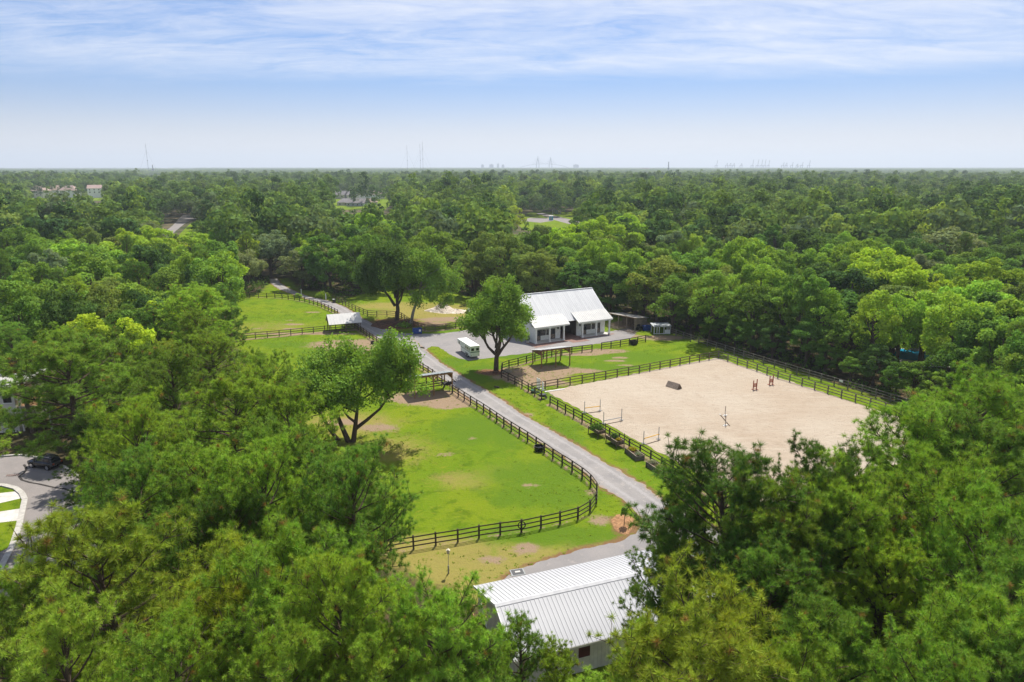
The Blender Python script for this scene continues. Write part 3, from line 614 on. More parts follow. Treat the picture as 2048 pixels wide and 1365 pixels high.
for a in [
    # pines close to the camera, lower left
    (PN, 225, 1010, 20, 4.7, 'yellow green', 0), (PN, 505, 886, 20, 3.9, 'bright green', 2), (PN, 690, 900, 20, 3.7, 'mid green', 2), (PN, 585, 1050, 20, 4.0, 'bright green', 0),
    (PN, 875, 1160, 19, 3.0, 'bright green', 4), (PN, 700, 1120, 20, 3.0, 'bright green', 0), (PN, 420, 1120, 19, 3.2, 'yellow green', 1), (PN, 90, 1215, 20, 2.9, 'yellow green', 0), (PN, 330, 1240, 19, 2.5, 'bright green', 2),
    (PN, 560, 1215, 19, 2.8, 'bright green', 4), (PN, 745, 1240, 18, 2.4, 'bright green', 2), (PN, 915, 1270, 16, 2.0, 'mid green', 4), (PN, 1045, 1222, 12, 1.9, 'mid green', 3), (PN, 985, 1285, 12, 1.6, 'bright green', 1), (PN, 55, 1125, 17, 2.7, 'bright green', 2), (PN, 5, 1170, 18, 2.6, 'mid green', 1), (PN, 1120, 1290, 11, 1.6, 'bright green', 1), 
    (PN, 252, 800, 19, 4.0, 'bright green', 2), (PN, 252, 905, 19, 3.4, 'mid green', 2), (PN, 128, 662, 20, 6.4, 'mid green', 4), (PN, 440, 748, 18, 4.8, 'bright green', 0), (PN, 540, 840, 18, 3.9, 'mid green', 2),
    (PN, 385, 566, 18, 6.2, 'bright green', 4), (PN, 330, 690, 18, 4.6, 'mid green', 0), (PN, 520, 702, 17, 4.4, 'mid green', 2), (PN, 588, 770, 17, 3.6, 'bright green', 0), (PN, 628, 862, 17, 3.2, 'mid green', 1), (PN, 425, 655, 16, 4.2, 'bright green', 1), (PN, 400, 870, 18, 3.9, 'bright green', 1), 
    (PN, 455, 980, 18, 3.2, 'deep green', 2), (PN, 330, 880, 16, 3.0, 'mid green', 1), (PN, 360, 1000, 17, 3.0, 'mid green', 0), (PN, 640, 1000, 17, 3.2, 'deep green', 1), 
    # pines close to the camera, lower right
    (PN, 1490, 903, 20, 5.4, 'deep green', 0), (PN, 1395, 990, 16, 2.6, 'deep green', 0), (PN, 1672, 896, 20, 3.6, 'deep green', 2), (PN, 1590, 960, 19, 3.9, 'mid green', 2), (PN, 1720, 935, 20, 3.6, 'bright green', 1), (PN, 1425, 1165, 20, 4.6, 'yellow green', 4), (PN, 1290, 1235, 17, 2.2, 'bright green', 3),
    (PN, 1860, 790, 20, 5.4, 'bright green', 0), (PN, 1975, 735, 20, 5.0, 'bright green', 4), (PN, 1900, 910, 20, 4.4, 'bright green', 2), (PN, 2010, 850, 20, 4.6, 'mid green', 0), (PN, 1985, 985, 20, 3.6, 'bright green', 2), (PN, 2030, 1090, 20, 3.4, 'mid green', 0),
    (PN, 1960, 1150, 20, 3.2, 'bright green', 1), (PN, 1785, 1085, 17, 2.6, 'bright green', 2), (PN, 1560, 1090, 17, 3.0, 'mid green', 2), (PN, 1700, 1230, 18, 3.0, 'mid green', 0), (PN, 1870, 1265, 19, 2.8, 'bright green', 4), (PN, 2010, 1250, 19, 3.0, 'mid green', 2), (PN, 1600, 1280, 18, 2.6, 'bright green', 1),
    (PN, 1330, 1075, 15, 2.4, 'deep green', 0), (PN, 1500, 1040, 17, 3.2, 'deep green', 1), 
    # leafy trees that stand out, left
    (BL, 350, 588, 15, 4.6, 'lime green', 0), (BL, 165, 628, 15, 5.4, 'lime green', 4), (BL, 250, 640, 15, 4.6, 'lime green', 1), (BL, 60, 548, 17, 9.0, 'mid green', 3), (BL, 130, 590, 15, 8.0, 'dark green', 3), (BL, 285, 455, 18, 10, 'bright green', 2), (BL, 150, 480, 17, 9.5, 'bright green', 0),
    (BL, 90, 413, 19, 14, 'dark green', 1), (BL, 155, 440, 17, 9, 'dark green', 1), (BL, 160, 425, 18, 8, 'lime green', 0), (BL, 30, 455, 17, 9, 'mid green', 4), (BL, 535, 463, 19, 10.5, 'grey green', 3), (BL, 480, 500, 16, 7.5, 'grey green', 3), (BL, 600, 500, 15, 6, 'grey green', 3), (BL, 430, 480, 16, 7, 'mid green', 0),
    (BL, 385, 465, 16, 6.5, 'bright green', 1), (BL, 265, 565, 14, 6, 'mid green', 4), (BL, 205, 560, 14, 6, 'olive green', 4), (BL, 290, 445, 16, 9, 'grey green', 3),
    # leafy trees behind the drive and the barn
    (BL, 740, 427, 19, 12, 'bright green', 1), (BL, 720, 470, 17, 9, 'mid green', 0), (BL, 655, 470, 17, 8.5, 'deep green', 0), (BL, 860, 455, 18, 10, 'mid green', 4), (BL, 905, 500, 16, 7, 'deep green', 2), (BL, 965, 400, 19, 16, 'olive green', 3), (BL, 1000, 410, 17, 12, 'yellow green', 4),
    (BL, 1000, 465, 19, 10.5, 'olive green', 3), (BL, 950, 505, 15, 7.5, 'olive green', 1), (BL, 1090, 500, 16, 8, 'olive green', 3), (BL, 1040, 520, 14, 6.5, 'deep green', 1), (BL, 1150, 525, 14, 6.5, 'deep green', 3), (BL, 1215, 435, 20, 10, 'bright green', 0), (BL, 1260, 430, 19, 10, 'bright green', 2), (BL, 1200, 480, 17, 7.5, 'bright green', 0),
    (BL, 1275, 500, 16, 7, 'mid green', 3), (BL, 1220, 540, 13, 5.4, 'dark green', 1), (BL, 1320, 515, 15, 7, 'olive green', 4), (BL, 1290, 570, 12, 4.6, 'olive green', 3), (BL, 1390, 500, 16, 7.2, 'mid green', 0), (BL, 1350, 555, 14, 5.5, 'deep green', 4), (BL, 1430, 540, 15, 6, 'mid green', 4),
    # leafy trees right of the arena
    (BL, 1500, 478, 18, 10, 'bright green', 3), (BL, 1590, 490, 17, 9, 'mid green', 1), (BL, 1530, 520, 16, 7.5, 'bright green', 4), (BL, 1765, 498, 18, 9.5, 'lime green', 3), (BL, 1720, 480, 17, 10, 'bright green', 0), (BL, 1830, 530, 16, 7.5, 'lime green', 3), 
    (BL, 2005, 520, 17, 8.5, 'bright green', 2), (BL, 1960, 560, 15, 6, 'bright green', 0), (BL, 2030, 600, 14, 6, 'bright green', 1),
    (BL, 1900, 455, 18, 12, 'grey green', 3), (BL, 1830, 470, 17, 9, 'dark green', 1), 
]: at_top(*a)
def at_foot(kind, xp, yp, ytop, R, tone, proto=None):
    p = P(xp, yp); k = (-ST+(682.5-ytop)/F*CT)/(CT+(682.5-ytop)/F*ST); return tree(kind, p.x, p.y, H+k*p.y, R, tone, proto)
for a in [(BL, 1350, 648, 545, 5.4, 'deep green', 3), (BL, 1395, 660, 560, 5.0, 'olive green', 3), (BL, 1380, 668, 600, 3.6, 'dark green', 3), (BL, 1450, 678, 585, 5.0, 'mid green', 1), (BL, 1505, 694, 570, 5.2, 'deep green', 3), (BL, 1560, 705, 575, 5.0, 'mid green', 1), (BL, 1602, 716, 540, 4.2, 'mid green', 2),
    (BL, 1610, 732, 640, 3.6, 'deep green', 3), (BL, 1640, 725, 575, 4.8, 'bright green', 4), (BL, 1680, 745, 640, 4.2, 'deep green', 3), (BL, 1545, 718, 650, 2.8, 'dark green', 1), (BL, 1500, 708, 645, 2.6, 'deep green', 3), (BL, 1470, 698, 640, 2.6, 'deep green', 1), (BL, 1735, 752, 580, 4.4, 'bright green', 4), (BL, 1745, 772, 690, 3.2, 'dark green', 3),
    (BL, 1790, 745, 590, 4.4, 'bright green', 0), (BL, 1822, 800, 724, 3.2, 'deep green', 1), (BL, 1900, 785, 590, 5.0, 'bright green', 0), (BL, 1900, 812, 690, 4.0, 'deep green', 3), (BL, 1955, 800, 620, 5.2, 'mid green', 2), (BL, 1790, 795, 725, 2.4, 'deep green', 3), (BL, 1865, 818, 745, 2.4, 'mid green', 1), (BL, 1700, 764, 715, 2.0, 'mid green', 3), (BL, 1650, 748, 690, 2.0, 'deep green', 1), (BL, 1420, 686, 640, 2.4, 'deep green', 3),
    (BL, 1310, 632, 560, 4.4, 'olive green', 1), (BL, 1235, 612, 520, 4.6, 'dark green', 3), (BL, 1270, 622, 560, 3.8, 'deep green', 1), (BL, 1200, 604, 520, 4.8, 'deep green', 3), (BL, 1110, 592, 500, 5.4, 'olive green', 1)]: at_foot(*a)

# trees whose limbs show, standing alone
def lone(meshes, foot, label, tone, rz=0, cat='tree', s=1.0):
    r = thing('broadleaf_tree', label, cat, foot, rz); r.scale = (s, s, s); obj('trunk', meshes[1], r); c = obj('crown', meshes[0], r); c.color = (*TONES[tone], 1); return r
lone(limbed('tree', 41, [((.2,0,-.3),(.42,-.1,1),7.2,.42), ((-.3,0,-.3),(-.35,.2,1),7.6,.40), ((.5,0,1.8),(1.2,.1,.72),7.0,.30), ((-1.8,.6,-.3),(-.85,.5,1),7.0,.32)], 1.0, 2.2, 74, .24, 3, .80, .26, kids=(3, 5), droop=.9, fill=((.3,0,8.8),(8.4,7.4,5.4),210)), P(703, 884), 'spreading leafy tree with forked trunks inside the round-cornered paddock', 'mid green', s=.94)
lone(limbed('tree', 42, [((0,0,-.3),(0,0,1),9.0,.58), ((.1,0,2.6),(.62,.1,1),6.0,.32), ((-.1,0,3.2),(-.62,.2,1),5.6,.30), ((0,.1,3.8),(.1,-.6,1),5.4,.28), ((0,-.1,4.4),(.05,.6,1),5.4,.28), ((0,0,7.6),(.15,.1,1),5.2,.20)], 1.0, 4.2, 62, .25, 3, .62, .22, kids=(3, 5), droop=.9, fill=((.2,0,10.6),(5.6,5.2,5.6),110)), P(992, 742), 'round leafy tree with a stout trunk beside the white horse trailer', 'mid green', s=.94)
lone(limbed('tree', 43, [((0,0,-.3),(.1,0,1),8.2,.60), ((-.2,0,3.4),(-.8,.1,.85),7.0,.36), ((.2,.1,4.4),(.6,-.2,.95),6.8,.34), ((0,.1,5.2),(-.3,.5,1),7.2,.34)], 1.5, 3.4, 100, .30, 3, .80, .27, kids=(4, 5), droop=1.6, fill=((0,0,11),(8.6,8,6.6),140)), P(793, 641), 'tall dark tree with a curved trunk in the mulched corner by the blue dumpster', 'dark green')
lone(limbed('tree', 44, [((0,0,-.3),(0,0,1),9.6,.44), ((.05,0,7.0),(.9,-.1,.45),5.2,.22), ((0,.05,8.0),(-.6,.1,.8),4.2,.2), ((0,0,8.6),(.5,.3,.9),4.4,.2)], 1.3, 5.0, 90, .30, 3, .8, .10, 'palebark', kids=(3, 5), droop=1.5), P(821, 650), 'slender tree with a straight pale trunk right behind the blue dumpster', 'mid green')

# the woods round about, filled in between them
NO_TREE = [[P(a, b) for a, b in q] for q in (
    [(0,890),(135,890),(150,1000),(95,1110),(40,1120),(0,1080)],)]
CLEAR = [(0, 130, 893, 1085, 200), (0, 92, 772, 880, 90), (60, 205, 372, 397, 840), (183, 206, 374, 397, 840), (318, 388, 425, 470, 460), (350, 400, 455, 478, 330), (672, 775, 370, 418, 880), (1035, 1150, 414, 446, 470), (1035, 1150, 436, 446, 505), (280, 320, 344, 352, 2600), (1272, 1310, 337, 347, 3000), (560, 600, 556, 592, 195), (1790, 1838, 700, 716, 118), (1690, 1720, 706, 722, 116), (1920, 1975, 745, 775, 96), (1070, 1230, 572, 690, 160), (1225, 1345, 618, 676, 155)]
def free(x, y, h, R, pad=.72):
    """False where a crown here would hide what the photograph shows behind it"""
    d = y*CT+(H-h*.6)*ST; r = R*F/d*pad; X, Yt = proj(x, y, h); _, Yb = proj(x, y, h*.28); Yt += r*.12
    for x0, x1, y0, y1, dist in CLEAR:
        if y < dist and X+r > x0 and X-r < x1 and Yt < y1 and Yb > y0: return False
    g = P(X, min(max(Yt+4, 560), 1364)); px_ = [(X-r*.8, Yt+r*.55), (X+r*.8, Yt+r*.55), (X, Yt), (X, (Yt+Yb)/2), (X-r*.6, Yb), (X+r*.6, Yb), (X, Yb)]
    xs = np.array([a for a, b in px_]); ys = np.array([b for a, b in px_])
    return not in_poly(xs, ys, VISIBLE).any() and not in_poly(np.array([x]), np.array([y]), NO_TREE[0]).any() and not in_poly(np.array([x]), np.array([y]), OPEN).any()
VISIBLE = [(470,592),(545,588),(575,566),(605,580),(660,588),(690,600),(720,590),(905,580),(930,592),(1060,592),(1185,578),(1235,625),(1300,640),(1345,664),(1440,694),(1600,740),(1870,818),(1770,870),(1640,885),(1560,920),(1500,900),(1370,930),(1325,1000),(1250,1080),(1250,1175),(1335,1200),(1215,1262),(1160,1320),(1000,1310),(940,1215),(800,1160),(790,1090),(865,1040),(850,960),(730,900),(690,830),(620,760),(480,690)]
def crowded(x, y, R):
    for t_ in ALL_TREES:
        if abs(t_[1]-x) < 9 and (t_[1]-x)**2+(t_[2]-y)**2 < (.50*(R+t_[4]))**2: return True
    return False
cand = []
yy = 17.0
while yy < 330:
    st = 6.2 if yy < 70 else 7.4 if yy < 160 else 9.6
    xm = (yy*CT+8)*.80+9; k = int(2*xm/st)
    for i in range(k+1):
        x, y = -xm+i*st+rnd.uniform(-.36, .36)*st, yy+rnd.uniform(-.36, .36)*st
        cand.append((x, y))
    yy += st*.9
cand.sort(key=lambda c: c[1]); n_b = sum(1 for t_ in ALL_TREES if t_[6] == 'tree'); n_p = len(ALL_TREES)-n_b
FILL_END = 330
for x, y in cand:
    if y < 95: pw = .88 if x < 0 or y < 70 else .45
    elif y < 150: pw = .45 if x < -25 else .06
    else: pw = .10
    isp = rnd.random() < pw
    if isp: h, R = rnd.uniform(12, 17.5), rnd.uniform(2.8, 4.0)
    else: h, R = rnd.uniform(10.5, 17.5), rnd.uniform(3.6, 7.2) if y > 110 else rnd.uniform(3.0, 4.6)
    if y < 75: h = min(h, rnd.uniform(10.5, 14.5))
    if y > 110 and x > 24 and y < 175: h = rnd.uniform(10, 15)
    X, Yt = proj(x, y, h)
    if X < -60 or X > 2110 or Yt > 1400: continue
    if crowded(x, y, R): continue
    ok = free(x, y, h, R)
    if not ok:
        h, R = h*.62, R*.7
        if y > 60 and free(x, y, h, R): ok = True
    if not ok: continue
    if isp: tone = rnd.choices(['bright green','mid green','deep green','yellow green'], [3, 4, 3, 1 if x < 0 else .4])[0]
    elif x > 30 and y > 165: tone = rnd.choices(['dark green','deep green','mid green','grey green','bright green'], [5, 4, 3, 2, 1])[0]
    else: tone = rnd.choices(['bright green','mid green','deep green','olive green','dark green','lime green','grey green'], [3, 5, 4, 3, 3, 1, 1])[0]
    if not isp and n_b >= 296: FILL_END = y; break
    tree(PN if isp else BL, x, y, h, R, tone)
    if isp: n_p += 1
    else: n_b += 1
print('TREES', n_b, n_p, 'fill end', FILL_END)

# labels that single the trees out: tone, form, the nearest landmark and the order from it
MARKS = {'the grey garage roof': P(1120,1230), 'the cul-de-sac': P(40,985), 'the round-cornered paddock': P(900,980), 'the horse shelter': P(868,790), 'the white barn': P(1140,620), 'the sand arena': P(1560,800), 'the gabled field shelter': P(690,665), 'the far gate': P(600,575), 'the sand heap': P(890,620),
         'the blue pool': P(1815,708), 'the old open shed': P(1260,660), 'the winding far road': P(340,450), 'the far gazebo': P(1113,424), 'the timber deck house': P(40,850), 'the grassy gap': P(1760,1130)}
byk = {}
for r, x, y, h, R, tone, sp in ALL_TREES:
    mk = min(MARKS, key=lambda k: (MARKS[k].x-x)**2+(MARKS[k].y-y)**2); m_ = MARKS[mk]; dy, dx = y-m_.y, x-m_.x
    rel = ('beyond' if dy > 0 else 'in front of') if abs(dy) > abs(dx) else 'beside'
    form = 'tall' if h > 17 else 'small' if h < 11 else 'broad' if R > 7.4 else 'slim' if R < 3.3 else 'full'
    word = {'pine': 'long-needled pine', 'tree': 'leafy tree'}[sp]
    byk.setdefault((f'{form} {tone} {word} {rel} {mk}', mk), []).append(((dx*dx+dy*dy), r, sp, mk))
ORD = ['closest', 'second closest', 'third closest', 'fourth closest', 'fifth closest', 'sixth closest', 'seventh closest', 'eighth closest', 'ninth closest', 'tenth closest', 'eleventh closest', 'twelfth closest', 'thirteenth closest', 'fourteenth closest', 'fifteenth closest', 'sixteenth closest', 'seventeenth closest', 'eighteenth closest', 'nineteenth closest', 'twentieth closest', 'third farthest', 'second farthest', 'farthest']
for (base, mk), v in byk.items():
    v.sort(key=lambda q: q[0])
    for i, (_, r, sp, _m) in enumerate(v):
        if len(v) > 20 and i >= len(v)-3: i = 20+i-(len(v)-3)
        r['label'] = base if len(v) == 1 else base+', '+(ORD[i]+' of these' if i < 16 else 'deeper in the wood than the rest')
        r['group'] = ('pines' if sp == 'pine' else 'leafy trees')+' around '+mk

# the forest that runs to the horizon: single crowns near, patches of crowns far off
def far_crown(name, seed, n, leaf, R, top, low, flat=.8):
    rng = np.random.default_rng(seed); nl = 11 if n > 200 else 6; d = sphere_dirs(nl*3, rng); d = d[d[:, 2] > -.35][:nl]
    c = d*(.45+.4*rng.random((len(d), 1)))*np.array([R, R, (top-low)/2]); c[:, 2] += (top+low)/2
    i = rng.integers(len(c), size=n); ld = sphere_dirs(n, rng); ld = unit(ld+unit(d)[i]*.5+np.array([0, 0, .3]))
    p = c[i]+ld*R*(.34+.12*rng.random((n, 1)))*np.array([1, 1, flat]); nr = unit(ld+rng.normal(size=(n, 3))*.42); v, f = leaf_quads(p, nr, leaf, rng)
    return v, f, .5+.17*rng.normal(size=n)
lib = bpy.data.collections.new('distant_crowns')
def lib_add(name, v, f, t_, tone=None):
    o = bpy.data.objects.new(name, np_mesh(name, v, f, M['farleaf'], t_, tone)); lib.objects.link(o)
for i in range(5):
    v, f, t_ = far_crown('c', 60+i, 620, .85, 5.2, 15, 3.5); lib_add('distant_tree_%d' % i, v, f, t_, np.full(len(f), i/5))
for i in range(3):
    rng = np.random.default_rng(70+i); n = 520; c = np.stack([rng.normal(size=26)*1.5, rng.normal(size=26)*1.5, rng.uniform(7, 17.5, 26)], 1); c[:, :2] *= (1.25-.75*((c[:, 2:]-10)/8)**2).clip(.35, 1.2)
    k = rng.integers(26, size=n); ld = sphere_dirs(n, rng); v, f = leaf_quads(c[k]+ld*1.15*np.array([1, 1, .6]), unit(ld+np.array([0, 0, .5])+rng.normal(size=(n, 3))*.4), .7, rng); lib_add('distant_tree_%d' % (5+i), v, f, .42+.17*rng.normal(size=n), np.full(n, -.2+.15*i))
for i in range(5):
    rng = np.random.default_rng(80+i); V, Fc, T, O = [], [], [], []; b = 0
    for k in range(70):
        h = rng.uniform(10, 17); v, f, t_ = far_crown('c', 900+i*100+k, 44, 2.7, rng.uniform(3.6, 6.4), h, 3)
        v = v+np.array([*rng.uniform(-36, 36, 2), 0]); V.append(v); Fc.append(f+b); T.append(t_); O.append(np.full(len(f), rng.random()*1.5-.3)); b += len(v)
    lib_add('forest_patch_%d' % i, np.concatenate(V), np.concatenate(Fc), np.concatenate(T), np.concatenate(O))
rng = np.random.default_rng(5); pts, idx, sc, rot = [], [], [], []
def window_clear(x, y, h, R):
    d = y*CT+(H-h*.5)*ST; r = R*F/d*.7; X, Yt = proj(x, y, h); _, Yb = proj(x, y, 0)
    for x0, x1, y0, y1, dist in CLEAR:
        if dist > 250 and not (dist > 800 and dist < 2000 and y > 560 and rng.random() < .05) and y < dist and X+r > x0 and X-r < x1 and Yt < y1 and Yb > y0: return False
    return True
HOUSE_SPOTS = []
y = FILL_END-4
while y < 1500:
    st = 8.6 if y < 600 else 10.5; xm = y*.80+20; k = int(2*xm/st)
    for i in range(k+1):
        x, yj = -xm+i*st+rng.uniform(-.42, .42)*st, y+rng.uniform(-.42, .42)*st; s_ = rng.uniform(.66, 1.5)*(1+.12*math.sin(x*.031)*math.sin(yj*.023))
        if not window_clear(x, yj, 15*s_, 5.4*s_): continue
        pts.append((x, yj, -.3)); idx.append(int(rng.integers(5)) if rng.random() < .68 else 5+int(rng.integers(3))); sc.append((s_*rng.uniform(.9, 1.15), s_*rng.uniform(.9, 1.15), s_*rng.uniform(.85, 1.12))); rot.append(rng.uniform(0, 6.28))
    y += st*.9
while y < 9800:
    st = 56; xm = y*.80+60; k = int(2*xm/st)
    for i in range(k+1):
        x, yj = -xm+i*st+rng.uniform(-.3, .3)*st, y+rng.uniform(-.3, .3)*st
        if not window_clear(x, yj, 15, 30): continue
        if x < -.43*yj and yj > 4300 and rng.random() < .93: continue           # open marsh beyond the woods on that side
        pts.append((x, yj, -.3)); idx.append(8+int(rng.integers(5))); s_ = rng.uniform(.9, 1.12); sc.append((s_, s_, s_*rng.uniform(.85, 1.12))); rot.append(rng.uniform(0, 6.28))
    y += st*.85
me = bpy.data.meshes.new('distant_forest'); me.from_pydata(pts, [], [])
a = me.attributes.new('pick', 'INT', 'POINT'); a.data.foreach_set('value', np.array(idx, np.int32))
a = me.attributes.new('size', 'FLOAT_VECTOR', 'POINT'); a.data.foreach_set('vector', np.array(sc, np.float32).ravel())
a = me.attributes.new('turn', 'FLOAT_VECTOR', 'POINT'); a.data.foreach_set('vector', np.array([(0, 0, r_) for r_ in rot], np.float32).ravel())
forest = obj('distant_forest', me); forest['kind'] = 'stuff'; forest['label'] = 'unbroken green forest reaching to the flat horizon'
ng = bpy.data.node_groups.new('forest_scatter', 'GeometryNodeTree'); ng.interface.new_socket('Geometry', in_out='INPUT', socket_type='NodeSocketGeometry'); ng.interface.new_socket('Geometry', in_out='OUTPUT', socket_type='NodeSocketGeometry')
gi, go = ng.nodes.new('NodeGroupInput'), ng.nodes.new('NodeGroupOutput'); ip = ng.nodes.new('GeometryNodeInstanceOnPoints'); ci = ng.nodes.new('GeometryNodeCollectionInfo')
ci.inputs['Collection'].default_value = lib; ci.inputs['Separate Children'].default_value = True; ci.inputs['Reset Children'].default_value = True
def named(nm, ty):
    n = ng.nodes.new('GeometryNodeInputNamedAttribute'); n.data_type = ty; n.inputs['Name'].default_value = nm; return n.outputs['Attribute']
L_ = ng.links.new
L_(gi.outputs[0], ip.inputs['Points']); L_(ci.outputs[0], ip.inputs['Instance']); ip.inputs['Pick Instance'].default_value = True
L_(named('pick', 'INT'), ip.inputs['Instance Index']); L_(named('size', 'FLOAT_VECTOR'), ip.inputs['Scale'])
L_(named('turn', 'FLOAT_VECTOR'), ip.inputs['Rotation']); L_(ip.outputs[0], go.inputs[0])
md = forest.modifiers.new('scatter', 'NODES'); md.node_group = ng
print('FAR', len(pts))

# the air
m = MB(); m.box(-12000, -400, -1.2, 12000, 13200, 215); hz = m.build('haze', None) if False else None
hm = bpy.data.materials.new('haze'); hm.use_nodes = True; hn = hm.node_tree
for n in list(hn.nodes): hn.nodes.remove(n)
pv = hn.nodes.new('ShaderNodeVolumePrincipled'); pv.inputs['Color'].default_value = (.78, .87, .97, 1); pv.inputs['Density'].default_value = HAZE; pv.inputs['Anisotropy'].default_value = .2
hn.links.new(pv.outputs[0], hn.nodes.new('ShaderNodeOutputMaterial').inputs['Volume'])
hz = m.build('haze', hm, kind='stuff')

# ------------------------------------------------------------------ fences
def post_mesh(h, w, mat):
    m = MB(); m.box(-w/2, -w/2, -.25, w/2, w/2, h); return m.mesh('post', mat)
def rail_mesh(mat):
    m = MB(); m.box(0, -.020, -.060, 1, .020, .060); return m.mesh('rail', mat)
RAIL = {k: rail_mesh(M[k]) for k in ('darkwood', 'greywood', 'oldwood')}; POST = {k: post_mesh(1.42, .15, M[k]) for k in ('darkwood', 'greywood', 'oldwood')}
def fence(line, label, mat='darkwood', spacing=2.08, h=1.42, group='rail fences of the riding ground', sign=()):
    q = resample(line, spacing); o0 = q[0]; root = thing('rail_fence', label, 'fence', (o0.x, o0.y, 0), 0, group)
    for i, p in enumerate(q):
        o = obj('post', POST[mat], root); o.location = (p.x-o0.x, p.y-o0.y, rnd.uniform(-.04, .02)); a = q[min(i+1, len(q)-1)]-q[max(i-1, 0)]; o.rotation_euler = (rnd.uniform(-.02, .02), rnd.uniform(-.02, .02), math.atan2(a.y, a.x)); o.scale = (1, 1, h/1.42)
    for i, (a, b) in enumerate(zip(q, q[1:])):
        d = b-a; L = d.length; ang = math.atan2(d.y, d.x); n = Vector((-d.y, d.x))/L*.096
        for z in (h-.10, h-.56, h-1.02):
            o = obj('rail', RAIL[mat], root); o.location = (a.x-o0.x+n.x-d.x*.004, a.y-o0.y+n.y-d.y*.004, z+rnd.uniform(-.012, .012)); o.rotation_euler = (0, rnd.uniform(-.006, .006), ang); o.scale = (L*1.006, 1, 1)
    for j, (f, w) in enumerate(sign):
        i = int(f*(len(q)-2)); a, b = q[i], q[i+1]; d = (b-a).normalized(); n = Vector((-d.y, d.x)); c = a.lerp(b, .5)-n*.10-o0
        sg = thing('fence_sign', w, 'sign', (o0.x+c.x, o0.y+c.y, h-.30), math.atan2(d.y, d.x)); m = MB(); m.box(-.34, -.012, -.16, .34, .012, .16); m.build('panel', M['white'], sg)
        for sx in (-.28, .28):
            m = MB(); m.box(sx-.02, -.03, -.02, sx+.02, -.013, .02); m.build('bolt', M['grey'], sg)
    return root
fence(FENCE_PADDOCK, 'dark three-rail fence round the bend of the near green paddock')
fence(FENCE_DRIVE, 'dark rail fence along the drive between the two run-in shelters')
fence(FENCE_FIELD, 'dark rail fence curving along the far field and its upper edge', spacing=2.3)
fence(FENCE_DIVIDE, 'rail fence dividing the far field, running under the gabled shelter', 'oldwood', 2.3)
fence(FENCE_ROADSIDE, 'rail fence winding from the gate past the blue dumpster', 'oldwood', 2.4)
fence(FENCE_SMALL, 'rail fence between the barn yard and the tan timber shelter')
fence(FENCE_SMALL_FAR, 'short rail fence beyond the gap, beside the square black tub')
fence(FENCE_ARENA_NEAR, 'short rail fence from the trailer tree down to the arena gate')
fence(FENCE_ARENA_SIDE, 'dark rail fence between the planter boxes and the sand')
fence(FENCE_ARENA_FAR, 'long rail fence along the barn side of the sand arena', 'oldwood', 2.3)
fence(FENCE_ARENA_RIGHT, 'weathered grey inner rail fence on the wooded side of the arena', 'greywood', 2.3)
fence(FENCE_OUTER, 'weathered grey outer rail fence in front of the dark wood', 'greywood', 2.4, sign=((.68, 'small white sign on the outer grey fence, nearer the barn'), (.885, 'small white sign on the outer grey fence, nearer the pines')))
# metal gate into the arena
a, b = P(1085, 801), P(1099, 810); d = (b-a); g_ = thing('farm_gate', 'thin grey tube gate standing at the arena corner', 'gate', P(1091, 800), math.atan2(d.y, d.x)+.3); w = 1.5
m = MB(); m.tube([(0,0,.15),(0,0,1.25),(w,0,1.25),(w,0,.15),(0,0,.15)], .025, 6); m.build('gate_frame', M['rusty'], g_)
for z in (.37, .59, .81, 1.03): m = MB(); m.tube([(.02,0,z),(w-.02,0,z)], .014, 5); m.build('bar', M['rusty'], g_)
# entrance gate posts and the small far gate
for pxy, lab in (((603, 590), 'slim white post at the far entrance, on the field side'), ((652, 600), 'short white post at the far entrance, on the shrub side')):
    r = thing('gate_post', lab, 'post', P(*pxy), 0, 'entrance posts'); m = MB(); m.box(-.09,-.09,-.2,.09,.09,1.55); m.build('shaft', M['white'], r); m = MB(); m.box(-.12,-.12,1.55,.12,.12,1.62); m.build('cap', M['white'], r)
r = thing('water_drum', 'dark drum with a pale lid beside the far entrance fence', 'drum', P(668, 606)); m = MB(); m.tube([(0,0,0),(0,0,.9)], .34, 14); m.build('barrel', M['blackmetal'], r); m = MB(); m.tube([(0,0,.9),(0,0,.98)], [.36,.34], 14); m.build('lid', M['white'], r)

# ------------------------------------------------------------------ white barn
def add_boards(mb, p0, p1, z0, z1, out, step=.42, top=None):
    """battens on a wall from p0 to p1; out is the outward normal"""
    p0, p1, out = Vector(p0), Vector(p1), Vector(out); L = (p1-p0).length; n = int(L/step)
    for i in range(n+1):
        p = p0.lerp(p1, i/n); zt = z1 if top is None else top(i/n)
        if zt-z0 > .2: mb.bar(p+out*.012+Vector((0,0,z0)), p+out*.012+Vector((0,0,zt)), .045, .024, up=out)
c0 = P(1070, 688); BANG = math.radians(29.0)
barn = thing('horse_barn', 'white barn with a steep pale metal roof and two front porches', 'barn', c0, BANG)
LX, RB, RZ, EZ, WB, BK = 18.65, 7.6, 8.85, 3.62, 1.8, 13.4     # length, ridge, eave and wall positions
def main_z(b): return RZ-abs(b-RB)*(RZ-EZ)/(RB-.9)
m = MB()
zf = main_z(WB)-.12
m.box(0, WB, 0, 1.32, WB+.16, zf); m.box(1.32, WB, 2.25, 7.2, WB+.16, zf); m.box(6.0, WB, 0, 7.2, WB+.16, 2.25); m.box(2.4, WB, 0, 4.8, WB+.16, 1.0); m.box(3.63, WB, 1.0, 3.77, WB+.16, 2.25); m.box(4.5, WB, 1.0, 4.8, WB+.16, 2.25); m.build('front_wall', M['white'], barn); m = MB()
